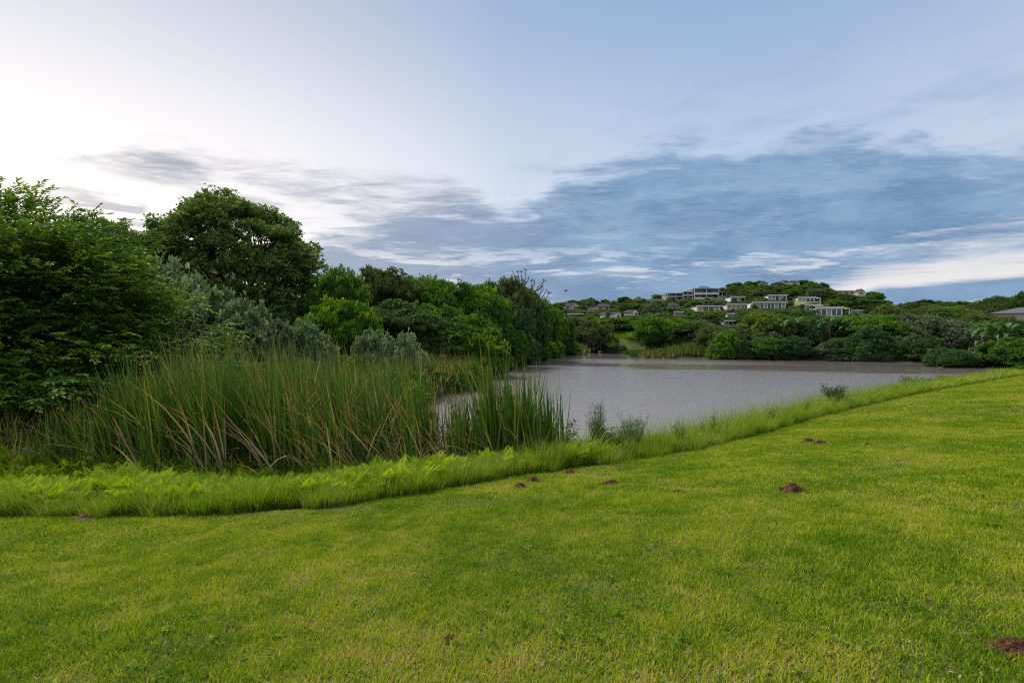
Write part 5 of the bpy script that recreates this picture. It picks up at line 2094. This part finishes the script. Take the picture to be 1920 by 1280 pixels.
# waterside thicket all round the far shores
segs = [((55, 66.5), (66, 80.5), 1.5), ((66, 80.5), (58.7, 88.8), 2.9), ((58.7, 88.8), (40, 98.8), 2.9), ((29, 110), (32.5, 125), 0.7),
        ((31.5, 147), (23, 157), 1.2), ((18, 143), (4.1, 99), 1.9), ((4.1, 99), (0.0, 68), 1.7), ((0, 68), (-2.0, 48), 1.5)]
bm_ = []
for mt in ('green_leaf', 'deep_leaf', 'blue_leaf', 'deep_leaf', 'grey_leaf'):
    for src, zs_ in (('bush1', 1.5), ('round1', 1.1), ('bush0', 0.8)):
        c_ = PROTO[src].copy()
        co = np.empty(len(c_.vertices) * 3, np.float32)
        c_.vertices.foreach_get('co', co)
        co = co.reshape(-1, 3) * np.array([1, 1, zs_], np.float32)
        c_.vertices.foreach_set('co', co.ravel())
        c_.materials.clear()
        c_.materials.append(M[mt])
        bm_.append(c_)
P_, S_ = [], []
for a, b_, sz in segs:
    L_ = math.hypot(b_[0] - a[0], b_[1] - a[1])
    for k in range(int(L_ / 0.5)):
        f = rng.random()
        nx, ny = -(b_[1] - a[1]) / L_, (b_[0] - a[0]) / L_
        o_ = rng.uniform(-3.0, 0.1)
        x, y = a[0] + (b_[0] - a[0]) * f + nx * o_ * -1, a[1] + (b_[1] - a[1]) * f + ny * o_ * -1
        if in_poly(np.array([x]), np.array([y]), LAKE)[0]:
            x, y = a[0] + (b_[0] - a[0]) * f + nx * o_, a[1] + (b_[1] - a[1]) * f + ny * o_
        if in_poly(np.array([x]), np.array([y]), LAKE)[0]:
            continue
        P_.append((x, y, max(H1(x, y), 0) - 0.1))
        S_.append(sz * (0.35 + 1.1 * rng.random() ** 1.7))
scatter('waterside_thicket', bm_, P_, np.stack([np.zeros(len(P_)), np.zeros(len(P_)), rng.uniform(0, 6.28, len(P_))], 1),
        S_, rng.integers(0, len(bm_), len(P_)), 'dark overhanging bushes along the far waterline', 'bushes')

# shore meadow: bright rough grass
mt_ = [tuft(60, 0.7, 0.7, 0.06, 0.05, 3, 'meadow') for _ in range(2)]
x = rng.uniform(26, 50, 3200)
y = rng.uniform(108, 172, 3200)
fringe = (x / y > 0.17) & (x / y < 0.28) & (ell(x, y, 34, 160, 13, 9) >= 1) & ~in_poly(x, y, LAKE)
fx, fy = x[fringe], y[fringe]
ft = [tuft(50, 0.6, 0.8, 0.06, 0.1, 3, 'deep_leaf') for _ in range(2)]
scatter('inlet_sedge', ft, np.stack([fx, fy, H(fx, fy)], 1), np.stack([0 * fx, 0 * fx, rng.uniform(0, 6.28, len(fx))], 1), rng.uniform(0.8, 1.5, len(fx)),
        rng.integers(0, 2, len(fx)), 'dark rough sedge between the far inlet and the meadow', 'sedge')
k = (ell(x, y, 34, 160, 13, 9) < 1) & ~in_poly(x, y, LAKE)
x, y = x[k], y[k]
scatter('meadow_grass', mt_, np.stack([x, y, H(x, y)], 1), np.stack([0 * x, 0 * x, rng.uniform(0, 6.28, len(x))], 1), rng.uniform(0.8, 1.4, len(x)),
        rng.integers(0, 2, len(x)), 'bright green grass of the little meadow on the far shore', 'grass')

# right hand shore: belt of identifiable trees
RIGHT = [
    ('round0', 1385, 103, 608, 5.2, 'grey_leaf', 'grey green crown right behind the far reed clump'),
    ('round1', 1440, 102, 607, 5.0, 'olive_leaf', 'round tree with cream flower heads at the right shore'),
    ('tall0', 1490, 102, 600, 4.4, 'deep_leaf', 'dark shore tree left of the first banana plants'),
    ('round2', 1545, 98, 598, 4.6, 'blue_leaf', 'dark blue green shore tree under the banana plants'),
    ('round1', 1600, 96, 594, 5.0, 'green_leaf', 'vivid green shore tree right of the boxy house'),
    ('flat0', 1655, 92, 590, 5.0, 'green_leaf', 'layered bright tree above the dark shore'),
    ('round0', 1725, 90, 586, 5.6, 'grey_leaf', 'big grey green shore tree with pale branches, widest on the right shore'),
    ('round2', 1790, 86, 604, 4.6, 'grey_leaf', 'dark grey tree leaning over the water beside the bleached stump'),
    ('flat1', 1840, 96, 590, 6.0, 'olive_leaf', 'flat topped olive tree left of the shingle roof'),
    ('flat0', 1780, 120, 573, 7.0, 'lime_leaf', 'wide light green umbrella tree on the right, in front of the ridge'),
    ('flat1', 1850, 122, 561, 5.5, 'olive_leaf', 'olive tree on the skyline left of the dark corner tree'),
    ('flat0', 1872, 135, 554, 5.0, 'deep_leaf', 'thin flat topped skyline trees right of the olive one'),
    ('round1', 1915, 105, 549, 3.6, 'deep_leaf', 'dark tree standing above the shingle roof at the right edge'),
    ('round2', 1905, 84, 600, 4.6, 'deep_leaf', 'dark tree mass behind the tall banana plants'),
    ('bush0', 1895, 66, 628, 4.2, 'green_leaf', 'bright bush at the right edge above the bank grass'),
    ('bush1', 1800, 68, 666, 2.6, 'green_leaf', 'low bright bush left of centre on the little right point'),
    ('bush0', 1840, 69, 668, 2.8, 'bright_leaf', 'yellow green bush on the right point by the water'),
    ('bush1', 1880, 67, 665, 3.0, 'green_leaf', 'broad low bush at the root of the right point'),
    ('bush0', 1925, 64, 655, 3.4, 'green_leaf', 'bush cut off by the right edge above the grass'),
    ('round0', 1110, 152, 600, 6.6, 'olive_leaf', 'olive tree with dead grey limbs at the left of the far inlet'),
    ('round1', 1165, 172, 606, 6.4, 'deep_leaf', 'dark tree standing behind the shore meadow'),
    ('round2', 1236, 140, 616, 4.6, 'green_leaf', 'green round tree between the meadow and the far reeds'),
    ('round0', 1262, 130, 612, 5.4, 'green_leaf', 'bright round tree behind the left end of the far reeds'),
    ('tall1', 1310, 122, 606, 5.0, 'deep_leaf', 'dark tree behind the middle of the far reeds'),
]
for key, px, d, ty, r, mat, lab in RIGHT:
    tree('shore_tree' if 'bush' not in key else 'bush', key, px, d, ty, r, mat, lab, 'tree' if 'bush' not in key else 'bush', base=0.03)


rng = np.random.default_rng(107)
# --- wild banana plants
def banana_leaf():
    n = 7
    L, W = 1.0, 0.17
    vs, fs = [], []
    for k in range(n + 1):
        f = k / n
        stalk = f < 0.28
        w = 0.012 if stalk else W * 0.5 * math.sin(min(1, (f - 0.2) / 0.8) * math.pi) ** 0.6
        z = 0.9 * f - 0.42 * f * f * f
        xx = 0.55 * f * f + 0.08 * f
        vs += [(xx, -w, z + w * 0.3), (xx, 0, z), (xx, w, z + w * 0.3)]
    for k in range(n):
        a = 3 * k
        fs += [(a, a + 1, a + 4, a + 3), (a + 1, a + 2, a + 5, a + 4)]
    me = bpy.data.meshes.new('leaf')
    me.from_pydata(vs, [], fs)
    a_ = me.attributes.new('tint', 'FLOAT', 'FACE')
    a_.data.foreach_set('value', [0.5 + 0.1 * (i % 3) for i in range(len(fs))])
    me.materials.append(M['banana_leaf'])
    me.update()
    return me


BL = banana_leaf()
tk = MB()
tk.tube([(0, 0, -0.5), (0.06, 0, 0.3), (0.0, 0, 0.7), (0, 0, 1.0)], [0.10, 0.085, 0.10, 0.13], 8)
TK = tk.mesh('trunk', M['husk'], True)


def banana(px, d, ty, lab, fan=0.3, n=17, size=2.6):
    x = (px - 960) / 960 * d
    z = H1(x, d)
    zt = EYE + (640 - ty) / 960 * d
    th = max(zt - z - size * 0.62, 1.0)
    e = empty('banana_plant', (x, d, z))
    tag(e, lab, 'banana plant', 'wild banana plants on the right shore')
    mobj('trunk', TK, e, scale=(1.7, 1.7, th))
    ry = rng.uniform(0, 3.14) if fan is None else fan
    for k in range(n):
        s_ = (k + 0.5) / n * 2 - 1
        b_ = mobj('leaf', BL, e)
        b_.location = (0, 0, th - 0.1)
        side = 0 if s_ > 0 else math.pi
        b_.rotation_euler = Euler((rng.normal(0, 0.12), abs(s_) * 0.95 - 0.25, ry + side + rng.normal(0, 0.35)), 'XYZ')
        q = size * rng.uniform(0.85, 1.15)
        b_.scale = (q, q, q)


for px, d, ty, lab in ((1468, 97, 597, 'banana plant furthest left on the right shore'),
                       (1490, 98, 592, 'banana plant with a broad fan above the dark shore, second from left'),
                       (1556, 94, 592, 'banana plant just under the boxy terrace house'),
                       (1574, 95, 597, 'banana plant with brown trunk right of the one under the boxy house'),
                       (1590, 94, 600, 'small banana plant furthest right of the middle cluster'),
                       (1672, 91, 602, 'lone banana plant poking out of bright foliage'),
                       (1843, 74, 603, 'dark banana plant left of the pale trunked one'),
                       (1865, 71, 606, 'banana plant with bare orange brown trunk near the right edge'),
                       (1884, 71, 604, 'banana plant with the widest open fan near the right edge')):
    banana(px, d, ty, lab, size=3.6 if px > 1800 else 3.2)


# --- dead stump, bare branches
def sticks(name, cx, cy_, branches, mat, lab, cat, r0=0.1):
    z = max(H1(cx, cy_), 0)
    e = empty(name, (cx, cy_, z))
    tag(e, lab, cat)
    mb = MB()
    for b_ in branches:
        n = len(b_)
        pts = []
        for k, (px, py, dy) in enumerate(b_):
            p = at(px, py, cy_ + dy)
            pts.append((p[0] - cx, dy, p[2] - z))
        mb.tube(pts, [r0 * (1 - 0.7 * k / max(n - 1, 1)) for k in range(n)], 6)
    mb.obj('trunk', M[mat], e, True)
    return e


dS = 71.0
sticks('tree_stump', (1829 - 960) / 960 * dS, dS, [[(1829, 672, 0), (1829, 655, 0), (1829, 638, 0)], [(1829, 645, 0), (1834, 640, 0.2)]], 'pale_bark',
       'bleached broken stump standing upright on the right point', 'stump', 0.16)
sticks('dead_shrub', (1850 - 960) / 960 * 68.5, 68.5, [[(1850, 678, 0), (1848, 658, 0), (1852, 640, 0.2)], [(1848, 660, 0), (1843, 650, 0)], [(1849, 650, 0), (1856, 640, 0)],
       [(1850, 672, 0), (1858, 655, 0.3)]], 'pale_bark', 'pale bare branches right of the bleached stump', 'branches', 0.08)
sticks('dead_shrub', (1815 - 960) / 960 * 69, 69, [[(1812, 680, 0), (1815, 662, 0), (1818, 648, 0)], [(1815, 664, 0), (1808, 655, 0)], [(1816, 660, 0), (1822, 652, 0)]],
       'pale_bark', 'pale bare branches left of the bleached stump', 'branches', 0.07)
sticks('fallen_limb', (1785 - 960) / 960 * 80, 80, [[(1790, 668, 0), (1783, 655, 0), (1776, 648, 0), (1768, 651, 0)], [(1783, 655, 0), (1780, 640, 0)], [(1776, 648, 0), (1771, 643, 0)]],
       'husk', 'leaning reddish broken limb over the water on the right shore', 'branches', 0.35)
sticks('crooked_branch', (975 - 960) / 960 * 63, 63, [[(969, 660, 0), (971, 648, 0), (978, 641, 0), (988, 641, 0.3)], [(971, 648, 0), (968, 640, 0)]],
       'pale_bark', 'crooked pale branch hanging over the water on the headland', 'branches', 0.09)
dD = 146.5
sticks('bare_thorn_tree', (1112 - 960) / 960 * dD, dD,
       [[(1115, 661, 0), (1113, 648, 0), (1105, 635, 0), (1098, 622, 0)], [(1113, 648, 0), (1120, 634, 0), (1126, 624, 0)], [(1108, 640, 0), (1100, 636, 0.5), (1094, 634, 0)],
        [(1116, 640, 0), (1114, 626, 0), (1110, 616, 0)], [(1120, 634, 0), (1130, 632, 0)], [(1115, 655, 0), (1124, 648, 0), (1132, 640, 0)]],
       'dead_wood', 'grey leafless thorn tree by the water of the far inlet', 'tree', 0.14)

# bench and small pale boat by the meadow
dB = 158.0
e = empty('bench', ((1160 - 960) / 960 * dB, dB, H1((1160 - 960) / 960 * dB, dB)), 0.05)
tag(e, 'dark wooden bench at the left end of the shore meadow', 'bench')
q_ = MB(); q_.box(-2.2, 2.2, -0.25, 0.25, 0.75, 0.87); q_.obj('seat', M['bark'], e)
q_ = MB(); q_.box(-2.2, 2.2, 0.26, 0.34, 1.05, 1.5); q_.obj('backrest', M['bark'], e)
for sx in (-1.9, 1.9):
    q_ = MB(); q_.box(sx - 0.1, sx + 0.1, -0.2, 0.34, -0.2, 0.748); q_.obj('leg', M['bark'], e)
dB = 151.5
bx = (1132 - 960) / 960 * dB
e = empty('rowing_boat', (bx, dB, max(H1(bx, dB), 0.05)), 0.1)
tag(e, 'small pale boat drawn up at the edge of the far inlet', 'boat')
q_ = MB()
ring = [(-1.9, 0), (-1.5, -0.5), (0.6, -0.6), (1.6, -0.35), (2.1, 0), (1.6, 0.35), (0.6, 0.6), (-1.5, 0.5)]
vs = [(x_ * 0.85, y_ * 0.6, 0) for x_, y_ in ring] + [(x_, y_, 0.55) for x_, y_ in ring] + [(x_ * 0.93, y_ * 0.85, 0.55) for x_, y_ in ring] + [(x_ * 0.8, y_ * 0.5, 0.12) for x_, y_ in ring]
fs = [tuple(range(7, -1, -1))]
for i in range(8):
    j = (i + 1) % 8
    fs += [(i, j, 8 + j, 8 + i), (8 + i, 8 + j, 16 + j, 16 + i), (16 + i, 16 + j, 24 + j, 24 + i)]
fs.append(tuple(24 + i for i in range(8)))
q_.add(vs, fs)
q_.obj('hull', M['white_wall'], e)
q_ = MB(); q_.box(-0.15, 0.15, -0.42, 0.42, 0.36, 0.42); q_.obj('thwart', M['bark'], e)


rng = np.random.default_rng(108)
# ------------------------------------------------------------------ bank plants
def leafy_plant(name, x, y, h_, spread, nst, leaf, mat, lab, cat, wisp=False, nl=None):
    z = H1(x, y)
    e = empty(name, (x, y, z))
    tag(e, lab, cat)
    mb = MB()
    parts = []
    for k in range(nst):
        a = rng.uniform(0, 6.28)
        hh_ = h_ * rng.uniform(0.6, 1.0)
        sp = spread * rng.uniform(0.2, 1.0)
        tip = np.array([math.cos(a) * sp, math.sin(a) * sp, hh_])
        mid = tip * np.array([0.35, 0.35, 0.5])
        b0 = np.array([rng.normal(0, .04), rng.normal(0, .04), -0.05])
        mb.tube([b0, mid, tip], [0.010, 0.007, 0.002], 4)
        n = nl or int(26 * hh_ + 8)
        f = rng.uniform(0.25 if not wisp else 0.3, 1.0, n)[:, None]
        base = np.where(f < 0.5, b0 + (mid - b0) * f * 2, mid + (tip - mid) * (f - 0.5) * 2)
        dr = unit(sph(n) * np.array([1, 1, 0.5]) + np.array([0, 0, 0.9 if wisp else 0.3]))
        if wisp:
            L = rng.uniform(0.10, 0.28, n) * (1.2 - f[:, 0] * 0.6)
            V, F, LT = leaves_np(base, dr, sph(n), L, np.full(n, 0.006), 0)
        else:
            base = base + dr * rng.uniform(0, 0.10, n)[:, None]
            L = leaf * rng.uniform(0.6, 1.3, n)
            V, F, LT = leaves_np(base, dr, unit(sph(n) + np.array([0, 0, 1.0])), L, L * 0.5)
        parts.append((V, F, LT, np.repeat(rng.uniform(0.2, 0.8, n), 2), 0))
    mb.obj('stem', M['bark'] if not wisp else M['lime_stem'], e)
    V, Lp, Lt, Ti, _ = join_np(parts)
    mobj('foliage', mesh_np('foliage', V, Lp, Lt, M[mat], {'tint': ('FACE', Ti)}), e)
    return e


M['lime_stem'] = simple_mat('green_stem', (0.10, 0.15, 0.05), (0.16, 0.20, 0.08), 6, 0.7, 0.2, 0.1)


def bx_(px, d):
    return (px - 960) / 960 * d


leafy_plant('sapling', bx_(1062, 12.9), 12.9, 1.45, 0.28, 14, 0.07, 'grey_leaf', 'leafy dark sapling right beside the end of the reeds', 'sapling', nl=46)
leafy_plant('wispy_bush', bx_(1122, 12.9), 12.9, 1.6, 0.34, 34, 0.05, 'silver_leaf', 'tall feathery grey green bush on the water edge', 'bush', wisp=True, nl=34)
leafy_plant('wispy_bush', bx_(1190, 13.0), 13.0, 1.1, 0.52, 34, 0.05, 'silver_leaf', 'sprawling thin stemmed bush right of the feathery one', 'bush', wisp=True, nl=26)
leafy_plant('leafy_bush', bx_(1140, 12.7), 12.7, 0.85, 0.5, 40, 0.07, 'green_leaf', 'low dark leafy bush beneath the feathery grey bush', 'bush', nl=46)
leafy_plant('leafy_bush', bx_(1565, 21.6), 21.6, 1.15, 0.5, 44, 0.08, 'blue_leaf', 'small dark bush alone on the bank in front of the lake', 'bush', nl=44)
leafy_plant('leafy_bush', bx_(1722, 32.5), 32.5, 1.0, 1.1, 46, 0.13, 'olive_leaf', 'straggly bush with dry stalks on the far bank before the right shore', 'bush', nl=46)
leafy_plant('leafy_bush', bx_(1790, 37.8), 37.8, 0.8, 1.4, 40, 0.13, 'grey_leaf', 'low dull bush further along the bank', 'bush', nl=40)
leafy_plant('leafy_bush', bx_(1915, 44.3), 44.3, 0.8, 0.7, 40, 0.12, 'green_leaf', 'dark green bush where the lawn meets the right edge', 'bush', nl=40)
for px, d, h_, lab in ((1268, 13.7, 0.85, 'thin flowering weed standing above the bank, leftmost of the three'),
                       (1318, 14.3, 0.7, 'thin flowering weed in the middle of the bank weeds'),
                       (1338, 14.5, 0.8, 'tall thin weed just right of the middle one'),
                       (1448, 16.8, 0.7, 'slender weed stalk against the lake below the small dark bush'),
                       (1512, 18.6, 0.75, 'slender leafy weed left of the small dark bush'),
                       (1278, 13.2, 0.6, 'short leafy weed at the foot of the leftmost flowering weed')):
    leafy_plant('weed_stalk', bx_(px, d), d, h_, 0.12, 7, 0.06, 'lime_leaf', lab, 'weed', nl=18)


rng = np.random.default_rng(109)
# ------------------------------------------------------------------ dirt mounds on the lawn
def mound(px, py, wpx, hrel, lab, mat='red_soil', nclod=90, name='dirt_mound'):
    # find the lawn point under this sight line
    ds = np.linspace(1.5, 60, 4000)
    zz = H((px - 960) / 960 * ds, ds)
    ang = EYE + (640 - py) / 960 * ds
    i = np.nonzero(zz >= ang)[0]
    d = ds[i[0]]
    x = (px - 960) / 960 * d
    r = wpx / 960 * d / 2 * 1.15
    h_ = r * hrel * 0.95 + 0.012
    e = empty(name, (x, d, H1(x, d)))
    tag(e, lab, 'dirt mound', 'dirt mounds scattered on the lawn')
    n, m_ = 9, 20
    vs = [(0, 0, h_)]
    ph = rng.uniform(0, 6)
    for i in range(1, n + 1):
        f = i / n
        for k in range(m_):
            a = 6.283 * k / m_
            rr = r * f * (1 + 0.16 * math.sin(3 * a + ph) + 0.10 * math.sin(5 * a + 2 * ph)) * (1 + 0.05 * rng.normal())
            zz_ = h_ * (math.cos(min(f, 1) * math.pi) * 0.5 + 0.5) * (1 + 0.22 * rng.normal()) - (0.03 if i == n else 0)
            X_, Y_ = rr * math.cos(a), rr * math.sin(a)
            vs.append((X_, Y_, zz_ + 0.012 + H1(x + X_, d + Y_) - H1(x, d)))
    fs = [(0, 1 + k, 1 + (k + 1) % m_) for k in range(m_)]
    for i in range(n - 1):
        for k in range(m_):
            a, b_ = 1 + i * m_ + k, 1 + i * m_ + (k + 1) % m_
            fs.append((a, a + m_, b_ + m_, b_))
    q_ = MB()
    q_.add(vs, fs)
    q_.obj('heap', M[mat], e, True)
    parts = []
    for k in range(nclod):
        a = rng.uniform(0, 6.28)
        q = r * abs(rng.normal(0, 0.62))
        s_ = r * rng.uniform(0.04, 0.16)
        X_, Y_ = q * math.cos(a), q * math.sin(a)
        zc = h_ * max(0, math.cos(min(q / r, 1) * math.pi) * 0.5 + 0.5) + s_ * 0.3 + H1(x + X_, d + Y_) - H1(x, d)
        v = ICO_V * (1 + 0.2 * rng.normal(size=(len(ICO_V), 1))) * s_ * rng.uniform(0.7, 1.2, 3) + np.array([X_, Y_, zc])
        parts.append((v, ICO_F.ravel(), np.full(len(ICO_F), 3), 0.5, 0))
    V, Lp, Lt, Ti, _ = join_np(parts)
    c_ = mobj('clods', mesh_np('clods', V, Lp, Lt, M[mat], {'tint': ('FACE', Ti)}), e)
    c_['kind'] = 'stuff'


mound(1486, 922, 46, 0.42, 'crumbly red brown molehill, largest in the middle of the lawn')
mound(1516, 829, 24, 0.4, 'red brown molehill, left one of the touching pair')
mound(1538, 833, 26, 0.35, 'red brown molehill, right one of the touching pair')
mound(1625, 834, 10, 0.35, 'tiny dirt heap right of the touching pair', nclod=30)
mound(1498, 838, 8, 0.3, 'tiny dirt spot just left below the touching pair', nclod=30)
mound(1000, 903, 28, 0.4, 'brown molehill at the grass edge, upper one of two')
mound(975, 914, 26, 0.4, 'brown molehill at the grass edge, lower one of two')
mound(1068, 888, 22, 0.4, 'brown mound half inside the tall grass edge')
mound(1147, 907, 36, 0.12, 'flattened strip of brown soil right of the edge molehills')
mound(1112, 917, 22, 0.1, 'faint flat soil patch left below the flattened strip')
mound(1272, 923, 24, 0.15, 'flat patch of bare red soil below the lake corner', )
mound(1283, 848, 14, 0.3, 'small pale mound touching the tall grass edge', 'pale_soil')
mound(1272, 860, 20, 0.15, 'flat pale soil patch near the tall grass', 'pale_soil')
mound(1250, 867, 22, 0.1, 'faint pale soil patch furthest left by the bank grass', 'pale_soil')
mound(1330, 857, 14, 0.12, 'small pale soil patch right of the others by the bank', 'pale_soil')
mound(158, 974, 38, 0.2, 'brown bare mound at far left below the ferns', 'pale_soil')
mound(843, 1201, 26, 0.35, 'small rusty red heap in the near grass', nclod=70)
mound(1902, 1222, 74, 0.3, 'wide crumbly soil heap in the bottom right corner', 'red_soil', 160)
